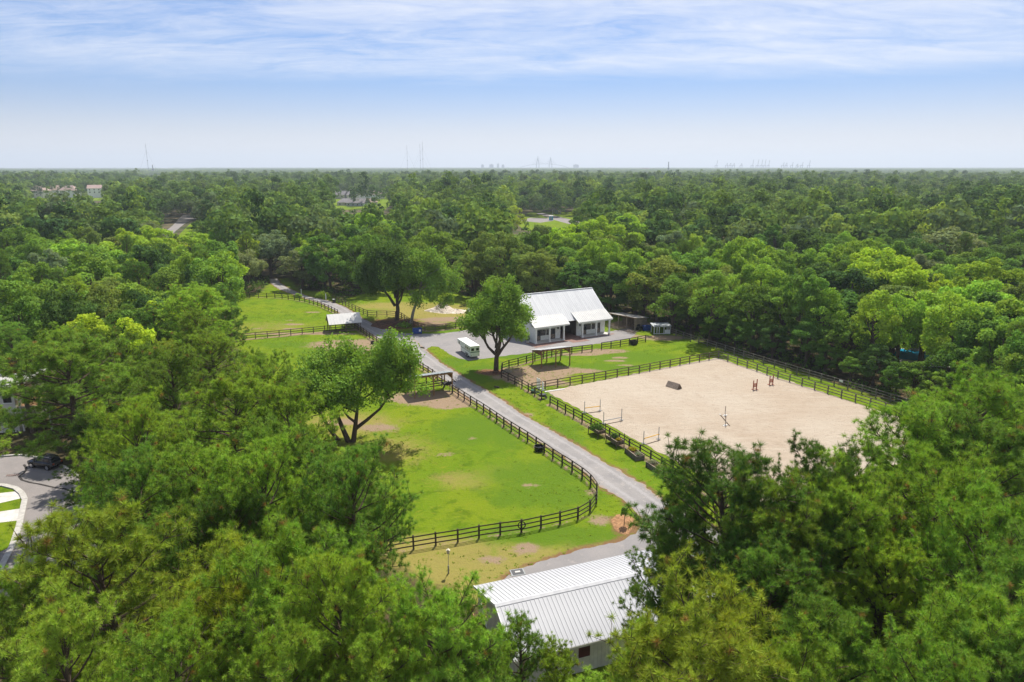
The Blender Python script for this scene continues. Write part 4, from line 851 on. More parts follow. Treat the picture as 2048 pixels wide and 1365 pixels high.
m.box(11.3, WB, 0, 12.95, WB+.16, zf); m.box(12.95, WB, 2.25, LX-.02, WB+.16, zf); m.box(17.45, WB, 0, LX-.02, WB+.16, 2.25); m.box(13.85, WB, 0, 16.4, WB+.16, 1.0); m.box(15.0, WB, 1.0, 15.2, WB+.16, 2.25); m.box(16.05, WB, 1.0, 16.4, WB+.16, 2.25)
m.build('front_wall', M['white'], barn)
for x, lab in ((0, None), (LX-.16, None)):
    m = MB(); m.prism([(x,WB+.161,0),(x,BK,0),(x,BK,main_z(BK)-.12),(x,RB,RZ-.14),(x,WB+.161,zf)], (.16,0,0)); m.build('end_wall', M['white'], barn)
m = MB(); m.box(.161, BK-.16, 0, LX-.161, BK, main_z(BK)-.12); m.build('back_wall', M['white'], barn)
m = MB(); m.box(7.04, WB+.17, 0, 7.2, 8, 3.6); m.box(11.3, WB+.17, 0, 11.46, 8, 3.6); m.build('passage_wall', M['oldwood'], barn)
m = MB(); m.box(7.2, 8.0, 0, 11.3, 8.12, 3.6); m.build('passage_door', M['oldwood'], barn)
m = MB(); m.box(0, 0, 0, .14, WB-.003, 3.25); m.build('porch_side_wall', M['white'], barn)
m = MB(); add_boards(m, (0,WB,0),(1.3,WB,0),.05,zf,(0,-1,0)); add_boards(m, (6.0,WB,0),(7.2,WB,0),.05,zf,(0,-1,0)); add_boards(m, (11.3,WB,0),(12.9,WB,0),.05,zf,(0,-1,0)); add_boards(m, (17.5,WB,0),(18.6,WB,0),.05,zf,(0,-1,0))
add_boards(m, (0,.05,0),(0,BK,0),.05,3.3,(-1,0,0), .42, lambda f: (main_z(.05+f*(BK-.05))-.3 if f > .14 else 3.2)); add_boards(m, (LX,WB,0),(LX,BK,0),.05,3.3,(1,0,0), .42, lambda f: main_z(WB+f*(BK-WB))-.3); m.build('batten', M['white'], barn, kind='stuff')
def roof_plane(name, mat, q, parent, t=.10, rib=.46, ribm='rib'):
    """q: eave-left, eave-right, ridge-right, ridge-left"""
    m = MB(); m.slab(q, t); o = m.build(name, M[mat], parent); q = [Vector(p) for p in q]; n = (q[1]-q[0]).cross(q[2]-q[1]).normalized(); L = (q[1]-q[0]).length; k = int(L/rib); m = MB()
    for i in range(1, k): m.bar(q[0].lerp(q[1], i/k)+n*.012, q[3].lerp(q[2], i/k)+n*.012, .05, .036, up=n)
    r = m.build('roof_seam', M[ribm], o, kind='stuff'); return o
ov = .5
roof_plane('roof', 'roof', [(-ov,.9,EZ),(LX+ov,.9,EZ),(LX+ov,RB,RZ),(-ov,RB,RZ)], barn)
roof_plane('roof', 'roof', [(LX+ov,BK+.9,main_z(BK+.9)),(-ov,BK+.9,main_z(BK+.9)),(-ov,RB,RZ),(LX+ov,RB,RZ)], barn)
m = MB(); m.bar((-ov-.02,RB,RZ+.02),(LX+ov+.02,RB,RZ+.02),.34,.07); m.build('ridge_cap', M['roof'], barn)
for x0, x1 in ((-.35, 8.15), (10.3, LX+ov)):
    bt = 2.55; zt = main_z(bt)+.03; roof_plane('porch_roof', 'porch', [(x0,-.45,3.38),(x1,-.45,3.38),(x1,bt,zt+.06),(x0,bt,zt+.06)], barn, .09, .46, 'porch')
    m = MB(); m.box(x0+.05,-.40,3.10,x1-.05,-.24,3.275); m.build('porch_beam', M['white'], barn)
    m = MB(); m.prism([(x0+.4,-.2,3.30),(x0+.4,bt-.05,zt-.14),(x0+.4,bt-.05,main_z(bt)-.2),(x0+.4,1.1,main_z(1.1)-.1)],(.08,0,0)); m.build('porch_cheek', M['grey'], barn)
for x in (0.12, 3.35, 6.8, 11.46, 15.0, 18.4):
    m = MB(); m.box(x-.14,-.34,.26,x+.14,-.06,3.10); o = m.build('porch_post', M['white'], barn); m = MB(); m.box(x-.22,-.42,0,x+.22,.02,.26); m.build('post_base', M['white'], o)
    m = MB(); m.box(x-.2,-.40,2.98,x+.2,0,3.095); m.build('post_cap', M['white'], o)
for x0, x1 in ((1.32,2.40),(4.80,6.0),(12.95,13.85),(16.4,17.45)):
    m = MB(); m.box(x0+.06,WB+.05,.05,x1-.06,WB+.10,2.2); o = m.build('stall_door', M['glass'], barn)
    m = MB()
    for a in ((x0,.0,x0+.09,2.25),(x1-.09,0,x1,2.25),(x0+.09,0,x1-.09,.1),(x0+.09,1.05,x1-.09,1.17),(x0+.09,2.14,x1-.09,2.25)): m.box(a[0],WB+.0,a[1],a[2],WB+.12,a[3])
    m.build('door_frame', M['blackmetal'], o); m = MB(); m.box(x0+.1,WB+.02,.18,x1-.1,WB+.049,.98); m.build('lower_panel', M['plank'], o)
    m = MB(); m.bar((x0+.1,WB+.012,.2),(x1-.1,WB+.012,.96),.07,.016,up=(0,-1,0)); m.build('cross_brace', M['blackmetal'], o)
for x0, x1 in ((2.4,3.63),(3.77,4.5),(13.85,15.0),(15.2,16.05)):
    m = MB(); m.box(x0+.05,WB+.06,1.02,x1-.05,WB+.10,2.23); o = m.build('window', M['glass'], barn)
    m = MB(); m.box(x0,WB-.01,1.0,x0+.07,WB+.12,2.25); m.box(x1-.07,WB-.01,1.0,x1,WB+.12,2.25); m.box(x0+.07,WB-.01,1.0,x1-.07,WB+.12,1.06); m.box(x0+.07,WB-.01,2.19,x1-.07,WB+.12,2.25); m.build('window_frame', M['blackmetal'], o)
    m = MB(); m.box(x0+.2,WB+.20,1.05,x1-.2,WB+.25,1.75); m.build('stall_partition', M['plank'], o)
for x in (6.6, 12.1):
    m = MB(); m.box(x-.11,WB-.24,2.05,x+.11,WB-.02,2.4); o = m.build('wall_lamp', M['blackmetal'], barn); m = MB(); m.bar((x,WB-.13,2.4),(x,WB,2.62),.05); m.build('lamp_arm', M['blackmetal'], o)
m = MB(); m.box(.15,-.45,0,7.0,WB-.003,.05); m.box(11.5,-.45,0,LX,WB-.003,.05); m.build('porch_slab', M['concrete'], barn)
def local(root, x, y, z=0): c, s = math.cos(root.rotation_euler.z), math.sin(root.rotation_euler.z); return Vector((root.location.x+c*x-s*y, root.location.y+s*x+c*y, z))
sheet('brick_apron', [local(barn, *p) for p in ((-1.6,-3.0),(7.2,-1.4),(7.2,-3.2),(11.3,-3.2),(11.3,-1.2),(19.4,-1.0),(19.4,-.2),(11.5,-.46),(11.3,8),(7.2,8),(7.0,-.46),(-.1,-.46),(-1.4,1.8))], .034, M['brick'], .05, 1, 4)
r = thing('flower_pot', 'pale pot with a small dark plant at the barn corner', 'pot', local(barn, -.9, 1.4)); m = MB(); m.tube([(0,0,0),(0,0,.55)], [.28,.36], 12); m.build('pot', M['concrete'], r)
rng = np.random.default_rng(3); q = sphere_dirs(140, rng)*np.array([.42,.42,.5])+np.array([0,0,.95]); v, f = leaf_quads(q, unit(rng.normal(size=(140,3))+np.array([0,0,.6])), .2, rng); o = obj('foliage', np_mesh('foliage', v, f, M['leaf'], rng.random(140)), r); o.color = (*TONES['deep green'], 1)

# ------------------------------------------------------------------ garage with a long white roof
ze, zr = 2.7, 4.35
A_, C_ = P(955.6, 1170, ze), P(999.6, 1208, zr); GA = math.radians(20.4); gu = Vector((math.cos(GA), math.sin(GA), 0)); gv = Vector((-gu.y, gu.x, 0))
garage = thing('garage', 'pale board garage under a long white ribbed metal roof among the pines', 'garage', (C_.x, C_.y, 0), GA); dfar = (A_-C_).dot(gv); dnear = -(P(1026, 1324, 2.55)-C_).dot(gv); GL = 19.0
def gslope(name, y0, z0, y1, z1, flip):
    """one roof slope as single standing-seam panels"""
    k = 58; w = GL/k
    base = None; n = Vector((0, -(z1-z0), (y1-y0))).normalized(); n = n if n.z > 0 else -n
    m = MB(); q = [(0,y0,z0-.02),(w-.004,y0,z0-.02),(w-.004,y1,z1-.02),(0,y1,z1-.02)]
    if flip: q = [q[1], q[0], q[3], q[2]]
    m.slab(q, .03); a, b = Vector((w-.006,y0,z0)), Vector((w-.006,y1,z1)); m.bar(a, b, .022, .030, up=n); me = m.mesh('roof_panel', M['garageroof'])
    for i in range(k): o = obj('roof_panel', me, garage); o.location = (i*w-.35, 0, rnd.uniform(-.002, .002))
def gz(y): return zr+(y*(ze-zr)/dfar if y > 0 else y*(zr-2.55)/dnear)
gslope('far', dfar, ze, 0.06, zr, True); gslope('near', -dnear, 2.55, -.06, zr, False)
m = MB(); m.slab([(-.34,-dnear+.05,2.46),(GL-.4,-dnear+.05,2.46),(GL-.4,0,zr-.10),(-.34,0,zr-.10)], .05); m.slab([(GL-.4,dfar-.05,ze-.09),(-.34,dfar-.05,ze-.09),(-.34,0,zr-.10),(GL-.4,0,zr-.10)], .05); m.build('roof_deck', M['rib'], garage)
m = MB(); m.slab([(-.37,-.22,gz(-.22)+.045),(GL-.33,-.22,gz(-.22)+.045),(GL-.33,0,zr+.05),(-.37,0,zr+.05)],.03); m.slab([(GL-.33,.22,gz(.22)+.045),(-.37,.22,gz(.22)+.045),(-.37,0,zr+.05),(GL-.33,0,zr+.05)],.03); m.build('ridge_cap', M['garageroof'], garage)
m = MB(); m.bar((-.37,dfar,ze-.06),(-.37,0,zr-.07),.05,.20); m.bar((-.37,0,zr-.07),(-.37,-dnear,2.48),.05,.20); m.build('barge_board', M['white'], garage)
m = MB(); m.box(-.35,-dnear-.03,2.33,GL-.36,-dnear+.02,2.50); m.build('fascia', M['cream'], garage)
wy0, wy1 = -dnear+.35, dfar-2.3
m = MB(); m.prism([(0,wy0,0),(0,wy1,0),(0,wy1,gz(wy1)-.17),(0,0,zr-.17),(0,wy0,gz(wy0)-.17)], (.14,0,0)); m.build('end_wall', M['cream'], garage)
m = MB(); m.prism([(GL-1.2,wy0,0),(GL-1.2,wy1,0),(GL-1.2,wy1,gz(wy1)-.17),(GL-1.2,0,zr-.17),(GL-1.2,wy0,gz(wy0)-.17)], (.14,0,0)); m.build('end_wall', M['cream'], garage)
m = MB(); m.box(.141,wy0,0,GL-1.201,wy0+.14,gz(wy0)-.17); m.build('side_wall', M['cream'], garage)
m = MB(); m.box(.141,wy1-.14,0,GL-1.201,wy1,gz(wy1)-.17); m.build('side_wall', M['cream'], garage)
m = MB(); add_boards(m, (0,wy0,0),(0,wy1,0),.05,2.4,(-1,0,0),.30,lambda f: gz(wy0+f*(wy1-wy0))-.18); add_boards(m, (.05,wy0,0),(GL-1.3,wy0,0),.05,gz(wy0)-.2,(0,-1,0),.30); m.build('batten', M['cream'], garage, kind='stuff')
m = MB(); m.box(4.6,wy0-.03,1.2,5.5,wy0-.002,2.15); o = m.build('shutter', M['redbrown'], garage); m = MB(); m.box(4.5,wy0-.05,1.12,5.6,wy0-.004,1.195); m.build('sill', M['cream'], o)
for x in (-.05, 4.5, 9.0, 13.5):
    m = MB(); m.box(x,dfar-.45,0,x+.20,dfar-.25,ze-.20); o = m.build('porch_post', M['white'], garage)
    m = MB(); m.bar((x+.1,dfar-.55,1.5),(x+.1,dfar-1.6,2.72),.12); m.bar((x+.1,dfar-.5,1.35),(x+.1,wy1+.15,.25),.12); m.build('brace', M['white'], o)
m = MB(); m.box(0,dfar-.40,ze-.36,GL-1.3,dfar-.26,ze-.2001); m.build('porch_beam', M['white'], garage)
bed = thing('garden_bed', 'orange timber bed edging beside the garage porch', 'garden bed', P(966, 1228), GA)
for q in ((-.9,-.9,-.78,1.0),(.78,-.9,.9,1.0),(-.78,-.9,.78,-.78),(-.78,.88,.78,1.0)): m = MB(); m.box(q[0],q[1],0,q[2],q[3],.28); m.build('board', M['tanwood'], bed)
m = MB(); m.box(-.78,-.78,0,.78,.88,.18); m.build('soil', M['soil'], bed)
pk = thing('picket_fence', 'dark picket fence with a pale top rail behind the garage', 'fence', P(990, 1337), math.radians(17)); pm = MB(); pm.box(-.05,-.012,0,.05,.012,1.25); pm = pm.mesh('picket', M['oldwood'])
for i in range(24): o = obj('picket', pm, pk); o.location = (-2.2+i*.145, 0, rnd.uniform(-.02,.01))
for z in (.35, 1.05): m = MB(); m.box(-2.3,.013,z,1.3,.06,z+.09); m.build('rail', M['oldwood'], pk)
m = MB(); m.box(-2.3,-.04,1.26,1.3,.05,1.31); m.build('top_rail', M['concrete'], pk)
mt = thing('drain_cover', 'dark square utility cover at the end of the garage apron', 'cover', P(1035, 1145, .03), .25); m = MB(); m.box(-.62,-.5,0,.62,.5,.03); m.build('frame', M['grey'], mt)
m = MB(); m.box(-.52,-.4,.03,.52,.4,.05); m.build('lid', M['blackmetal'], mt); m = MB(); m.box(-.22,-.1,.05,.25,.12,.065); m.build('plate', M['concrete'], mt)

# ------------------------------------------------------------------ run-in shelters
def lean_to(label, fl, width, depth, ang, zf, zb, roofm, nfront=3):
    """open timber shelter: high front edge, roof falling to the back"""
    r = thing('run_in_shelter', label, 'shelter', fl, ang, 'open timber horse shelters')
    def rz(y): return zf+(zb-zf)*y/depth
    for i in range(nfront):
        x = i*width/(nfront-1)
        for y in (0, depth):
            m = MB(); m.box(x-.085,y-.085,-.2,x+.085,y+.085,rz(y)-.12); o = m.build('post', M['tanwood'], r)
            if y == 0 and nfront > 2:
                for s in (-1, 1):
                    if 0 <= x+s*.8 <= width: m = MB(); m.bar((x+s*.08,0,zf-1.0),(x+s*.75,0,zf-.30),.09); m.build('brace', M['tanwood'], o)
    m = MB(); m.box(-.15,-.06,zf-.32,width+.15,.06,zf-.13); m.build('front_beam', M['tanwood'], r); m = MB(); m.box(-.15,depth-.06,zb-.32,width+.15,depth+.06,zb-.13); m.build('back_beam', M['tanwood'], r)
    for x in (-.11, width+.09):
        for k in range(7):
            y0, y1 = depth*k/7+.01, depth*(k+1)/7-.01; m = MB(); m.prism([(x,y0,zb-.30),(x,y1,zb-.30),(x,y1,rz(y1)-.13),(x,y0,rz(y0)-.13)], (.03,0,0)); m.build('side_board', M['tanwood'], r)
    for k in range(6):
        x = width*(k+.5)/6; m = MB(); m.bar((x,-.2,zf-.09),(x,depth+.2,rz(depth+.2)-.09),.05,.09); m.build('rafter', M['tanwood'], r)
    roof_plane('roof', roofm, [(-.35,-.35,rz(-.35)+.04),(width+.35,-.35,rz(-.35)+.04),(width+.35,depth+.35,rz(depth+.35)+.04),(-.35,depth+.35,rz(depth+.35)+.04)], r, .05, .5, roofm)
    return r
lean_to('tan timber shelter with a pale roof in the small paddock before the barn', P(1083, 737.5), 5.7, 3.6, math.radians(24), 3.42, 2.62, 'roof')
sh_b = lean_to('dark-roofed timber shelter with the piebald horse inside', P(830, 797), 6.25, 3.3, math.radians(27), 3.45, 2.66, 'galv')
m = MB()
for z in (.45, .85, 1.25):
    m = MB(); m.box(.1, 3.18, z-.08, 6.1, 3.23, z+.08); m.build('back_rail', M['darkwood'], sh_b)
def gable_shelter(label, loc, ang, w, d, ze, zr, mat='porch'):
    r = thing('field_shelter', label, 'shelter', loc, ang, 'gabled field shelters')
    for x in (0, w*.5, w):
        for y in (0, d):
            m = MB(); m.box(x-.08,y-.08,-.2,x+.08,y+.08,ze-.05); m.build('post', M['oldwood'], r)
    for x in (0, w): m = MB(); m.box(x-.08,d/2-.08,-.2,x+.08,d/2+.08,zr-.2); m.build('post', M['oldwood'], r)
    for x in (-.24, w+.21): m = MB(); m.prism([(x,-.05,ze-.10),(x,d+.05,ze-.10),(x,d/2,zr-.16)],(.03,0,0)); m.build('gable_board', M['oldwood'], r)
    for y in (0, d): m = MB(); m.box(-.2,y-.05,ze-.22,w+.2,y+.05,ze-.06); m.build('beam', M['oldwood'], r)
    k = (zr-ze)/(d/2); ee = .3
    roof_plane('roof', mat, [(-.4,-ee,ze-ee*k+.03),(w+.4,-ee,ze-ee*k+.03),(w+.4,d/2,zr),(-.4,d/2,zr)], r, .05, .6, mat)
    roof_plane('roof', mat, [(w+.4,d+ee,ze-ee*k+.03),(-.4,d+ee,ze-ee*k+.03),(-.4,d/2,zr),(w+.4,d/2,zr)], r, .05, .6, mat)
    return r
gable_shelter('white gabled shelter straddling the fence of the far field', P(662.5, 667.5), math.radians(23), 6.3, 4.6, 2.15, 3.75)
gable_shelter('white gabled shelter half hidden behind the trailer tree', P(946, 652), math.radians(24), 5.5, 4.2, 2.3, 3.6)
# old open shed right of the barn
r = thing('open_shed', 'old weathered open-fronted shed behind the barn corner', 'shed', P(1221, 658), math.radians(-25)); w, d = 8.6, 4.2
c = P(1269, 662); bb = P(1221, 652); ang = math.atan2(c.y-bb.y, c.x-bb.x); w = (c-bb).length; r.location = bb; r.rotation_euler = (0,0,ang)
for i in range(4):
    x = w*i/3; m = MB(); m.box(x-.09,-.09,-.2,x+.09,.09,2.85); m.build('post', M['plank'], r)
k = 14
for i in range(k): m = MB(); m.box(w*i/k+.008,d-.02,0,w*(i+1)/k-.008,d+.02,2.25); m.build('back_board', M['oldwood'], r)
for i in range(8):
    y0, y1 = d*i/8+.008, d*(i+1)/8-.008; m = MB(); m.prism([(w+.1,y0,0),(w+.1,y1,0),(w+.1,y1,2.8-.55*y1/d),(w+.1,y0,2.8-.55*y0/d)],(.04,0,0)); m.build('side_board', M['plank'], r)
for i in range(9):
    x0 = -.4+(w+.8)*i/9; m = MB(); m.slab([(x0,-.5,2.98),(x0+(w+.8)/9-.02,-.5,2.98),(x0+(w+.8)/9-.02,d+.4,2.36),(x0,d+.4,2.36)],.04); o = m.build('roof_sheet', M['rusty'], r); o.location.z = rnd.uniform(0,.03)
m = MB(); m.box(-.3,-.07,2.70,w+.3,.07,2.84); m.build('front_beam', M['tanwood'], r)
# white animal pen
r = thing('animal_pen', 'small white framed pen with a grey roof at the wood edge', 'pen', P(1308, 670), math.radians(8)); a = P(1308, 669); b = P(1339, 668); w = (b-a).length; d = 2.2; r.location = a; r.rotation_euler = (0,0,math.atan2(b.y-a.y, b.x-a.x)-.05)
for x in (0, w*.18, w*.32, w*.62, w):
    m = MB(); m.box(x-.06,-.06,0,x+.06,.06,1.72); m.build('post', M['white'], r)
for x in (0, w): m = MB(); m.box(x-.06,d-.06,0,x+.06,d+.06,1.72); m.build('post', M['white'], r)
m = MB(); m.box(-.08,-.05,1.56,w+.08,.05,1.72); m.build('top_rail', M['white'], r); m = MB(); m.box(-.08,-.045,.05,w+.08,.045,.17); m.build('bottom_rail', M['white'], r)
m = MB(); m.box(w*.68,-.03,.17,w-.07,.03,.95); m.build('panel', M['white'], r)
m = MB(); m.box(w+.02,.1,.1,w+.06,d-.1,1.55); m.build('side_panel', M['white'], r)
m = MB(); m.slab([(-.3,-.3,1.78),(w+.3,-.3,1.78),(w+.3,d+.3,1.98),(-.3,d+.3,1.98)],.05); m.build('roof', M['galv'], r)
# yard clutter by the shed
r = thing('storage_tub', 'blue lidded bin between the old shed and the white pen', 'bin', P(1293, 661), .2); m = MB(); m.box(-.85,-.5,0,.85,.5,1.0); m.build('body', M['blue'], r, bevel=.06); m = MB(); m.box(-.9,-.55,1.0,.9,.55,1.1); m.build('lid', M['blue'], r, bevel=.03)
r = thing('farm_machine', 'low dark machine parked beside the old shed', 'machine', P(1279, 660), .2); m = MB(); m.box(-1.2,-.6,.35,1.0,.6,.85); m.build('body', M['blackmetal'], r, bevel=.1); m = MB(); m.box(-.9,-.5,.86,-.1,.5,1.35); m.build('seat', M['rubber'], r, bevel=.08)
for x in (-.85, .75):
    for y in (-.66, .66): m = MB(); m.disc((x,y,.38),(0,1,0),.38,.38,.2,14); m.build('wheel', M['rubber'], r)
for xp, yp, s, lab in ((1262, 667, .9, 'bleached brush heap by the barn corner'), (1240, 660, 1.5, 'grey brush heap in front of the old shed')):
    m = MB(); rr = random.Random(int(xp))
    for i in range(60):
        a_ = rr.uniform(0, 6.28); q = Vector((rr.gauss(0,.8), rr.gauss(0,.6), rr.uniform(.05,.5)))*s; m.bar(q, q+Vector((math.cos(a_), math.sin(a_), rr.uniform(-.1,.5)))*rr.uniform(.5,1.2)*s, .045)
    o = m.build('brush_heap', M['plank']); o.location = P(xp, yp); tag(o, lab, 'brush heap')

# ------------------------------------------------------------------ horse trailer, dumpster, tubs
a, b = P(941, 719), P(921.5, 705.5); hd = math.atan2((b-a).y, (b-a).x)
tr = thing('horse_trailer', 'white gooseneck horse trailer with small dark windows parked on the gravel yard', 'trailer', a, hd)   # x runs forward from the rear left corner, y to its left
TL, TW, TZ = 5.4, 1.85, 2.45
y0, y1 = -TW, 0
m = MB(); pr = [(0,.42),(TL,.42),(TL,1.35),(TL+1.75,1.55),(TL+1.9,TZ-.2),(TL+1.7,TZ-.04),(0,TZ)]; m.prism([(x,y1,z) for x,z in pr],(0,y0-y1,0)); m.build('body', M['white'], tr, bevel=.06)
m = MB(); m.slab([(-.05,y0-.03,TZ+.02),(TL+1.72,y0-.03,TZ-.01),(TL+1.72,y1+.03,TZ-.01),(-.05,y1+.03,TZ+.02)],.04); m.build('roof', M['white'], tr); 
for s_, yy_ in ((1,y1),(-1,y0)):
    m = MB(); m.box(-.01,yy_-.012,1.22,TL-.02,yy_+.012,1.36); m.build('stripe', M['green'] if s_ < 0 else M['grey'], tr)
    for x in (.35, 1.25, 2.15, 5.9):
        m = MB(); m.box(x,yy_-.02,1.55,x+.55,yy_+.02,2.05); o = m.build('window', M['glass'], tr); m = MB()
        for q in ((x-.05,1.5,x,2.1),(x+.55,1.5,x+.6,2.1),(x,2.05,x+.55,2.1),(x,1.5,x+.55,1.55)): m.box(q[0],yy_-.028,q[1],q[2],yy_+.028,q[3])
        m.build('window_frame', M['chrome'], o)
    for x in (1.55, 2.35):
        m = MB(); m.disc((x,yy_-s_*.06,.36),(0,1,0),.36,.36,.22,18); o = m.build('tyre', M['rubber'], tr); m = MB(); m.disc((x,yy_+s_*.06,.36),(0,1,0),.2,.2,.06,14); m.build('rim', M['chrome'], o)
    m = MB(); m.prism([(1.05,yy_,.72),(1.2,yy_,.86),(2.7,yy_,.86),(2.85,yy_,.72)],(0,s_*.10,0)); m.build('mudguard', M['grey'], tr)
m = MB(); m.box(-.035,y0+.08,.5,-.002,y1-.08,1.2); m.build('ramp', M['white'], tr); m = MB(); m.box(-.03,y0+.05,1.22,-.002,y1-.05,1.36); m.build('stripe', M['green'], tr)
for y in (y0+.16, y1-.72):
    m = MB(); m.box(-.03,y,1.55,-.003,y+.56,2.05); m.build('rear_window', M['glass'], tr)
for y in (y0+.1, y1-.2): m = MB(); m.box(-.05,y,.55,-.036,y+.1,.75); m.build('tail_light', M['red'], tr)
m = MB(); m.bar((TL+1.4,-TW/2,1.5),(TL+1.4,-TW/2,.55),.12); m.build('hitch', M['blackmetal'], tr); m = MB(); m.bar((TL+.3,-.3,1.4),(TL+.3,-.3,0),.09); m.build('jack', M['blackmetal'], tr)

dm = thing('dumpster', 'blue waste dumpster with a white mark at the edge of the gravel yard', 'dumpster', P(834.5, 668), math.radians(12))
m = MB(); m.prism([(-.95,-.62,.16),(-.95,.62,.16),(-.95,.78,1.12),(-.95,-.62,1.35) ],(1.9,0,0)); m.build('bin', M['blue'], dm, bevel=.02)
m = MB()
for x in (-.99, .93):
    m = MB(); m.box(x,-.2,.55,x+.07,.2,.75); m.build('lift_sleeve', M['blue'], dm)
for x0, x1 in ((-.97,-.02),(.02,.97)): m = MB(); m.slab([(x0,-.68,1.38),(x1,-.68,1.38),(x1,.82,1.15),(x0,.82,1.15)],.04); m.build('lid', M['blue'], dm)
m = MB(); m.box(.35,-.632,.6,.75,-.622,1.05); m.build('sticker', M['white'], dm)
for x in (-.8,.8):
    for y in (-.5,.5): m = MB(); m.disc((x,y,.09),(0,1,0),.09,.09,.06,10); m.build('caster', M['rubber'], dm)

def tub(px_, lab, r, h, mat='black', name='water_trough', square=False):
    t_ = thing(name, lab, 'trough', P(*px_)); m = MB(); k = 4 if square else 18; n0 = 0
    prof = [(r*.86,0),(r,h),(r*1.05,h),(r*1.05,h+.05),(r*.92,h+.05),(r*.80,.12)]
    for i,(rr,z) in enumerate(prof):
        for j in range(k): a_ = 2*math.pi*(j+.5)/k; m.v.append((rr*math.cos(a_),rr*math.sin(a_),z))
    for i in range(len(prof)-1):
        for j in range(k): m.f.append((i*k+j,i*k+(j+1)%k,(i+1)*k+(j+1)%k,(i+1)*k+j))
    m.f.append(tuple(range(k))[::-1]); m.build('tub', M[mat], t_)
    m = MB(); m.disc((0,0,h*.7),(0,0,1),r*.88,r*.88,.02,k) if not square else m.box(-r*.62,-r*.62,h*.7,r*.62,r*.62,h*.7+.02); m.build('water', M['glass'], t_)
    return t_
tub((1078, 902), 'round black water tub inside the near paddock fence', .62, .62); tub((1267, 690), 'square black tub at the end of the short fence', .78, .9, square=True).rotation_euler = (0,0,.6)
tub((745, 688), 'low dark tub under the gabled shelter side of the drive fence', .4, .45, 'blackmetal')
fb = thing('feed_bucket', 'small dark bucket hung on the roadside rail fence', 'bucket', P(920, 659, .45)); m = MB(); m.tube([(0,-.2,0),(0,-.2,.34)], [.17,.21], 12); m.build('pail', M['black'], fb); m = MB(); m.ring((0,-.2,.36),(1,0,0),.2,.012,14,4); m.build('handle', M['blackmetal'], fb)
wh = thing('hose_wheel', 'black hose wheel hung on the near paddock fence post', 'hose wheel', P(1043, 1065)+Vector((.02,-.16,0)), .15)
m = MB(); m.ring((0,0,.86),(0,1,0),.36,.055,22,6); m.build('hose', M['rubber'], wh); m = MB(); m.bar((-.33,0,.86),(.33,0,.86),.04); m.bar((0,0,.52),(0,0,1.2),.04); m.build('spokes', M['blackmetal'], wh); m = MB(); m.tube([(.1,-.02,.52),(.02,-.05,.2),(.1,-.1,.05),(.3,-.2,.03)], .025, 6); m.build('hose_end', M['rubber'], wh)
lp = thing('bird_feeder_pole', 'thin garden pole with a small ivory box on top on the dry lawn', 'pole', P(897, 1147)); m = MB(); m.tube([(0,0,-.2),(0,0,.75)], .07, 8); m.build('base', M['rusty'], lp); m = MB(); m.tube([(0,0,.75),(.02,0,1.95)], .028, 6); m.build('rod', M['grey'], lp); m = MB(); m.box(-.11,-.09,1.95,.13,.11,2.25); o = m.build('box', M['lamp'], lp); m = MB(); m.prism([(-.16,-.13,2.25),(.18,-.13,2.25),(.01,-.13,2.38)],(0,.28,0)); m.build('cap', M['lamp'], o)

# ------------------------------------------------------------------ raised planter boxes
def leaf_clump(name, parent, c, r, n, size, tone, seed, flat=.8):
    rng = np.random.default_rng(seed); d = sphere_dirs(n, rng); d[:,2] = np.abs(d[:,2])-.15; p = d*np.array(r)*(.45+.6*rng.random((n,1)))+np.array(c)
    v, f = leaf_quads(p, unit(d+rng.normal(size=(n,3))*.6+np.array([0,0,.4])), size, rng); o = obj(name, np_mesh(name, v, f, M['leaf'], .5+.2*rng.normal(size=n)), parent); o.color = (*(TONES[tone] if isinstance(tone, str) else tone), 1); return o
def crop(x, y, s=2048/230): return 1150+x/s, 820+y/s
planter_list = [((240,410),(415,510),(515,470),.55,.95,'brown planter box on legs nearest the arena gate, full of leafy greens'),((555,575),(740,695),(845,650),.45,.95,'brown planter box on legs with a dark bush and yellow flowers'),((890,760),(1085,915),(1210,850),.0,.62,'low grey planter box with yellow flowers at one end'),((1265,1010),(1470,1145),(1590,1085),.0,.58,'low grey planter box with two pale round shrubs'),((1660,1215),(1800,1320),(1930,1260),.0,.6,'low grey planter box half under the big pine, bare soil')]
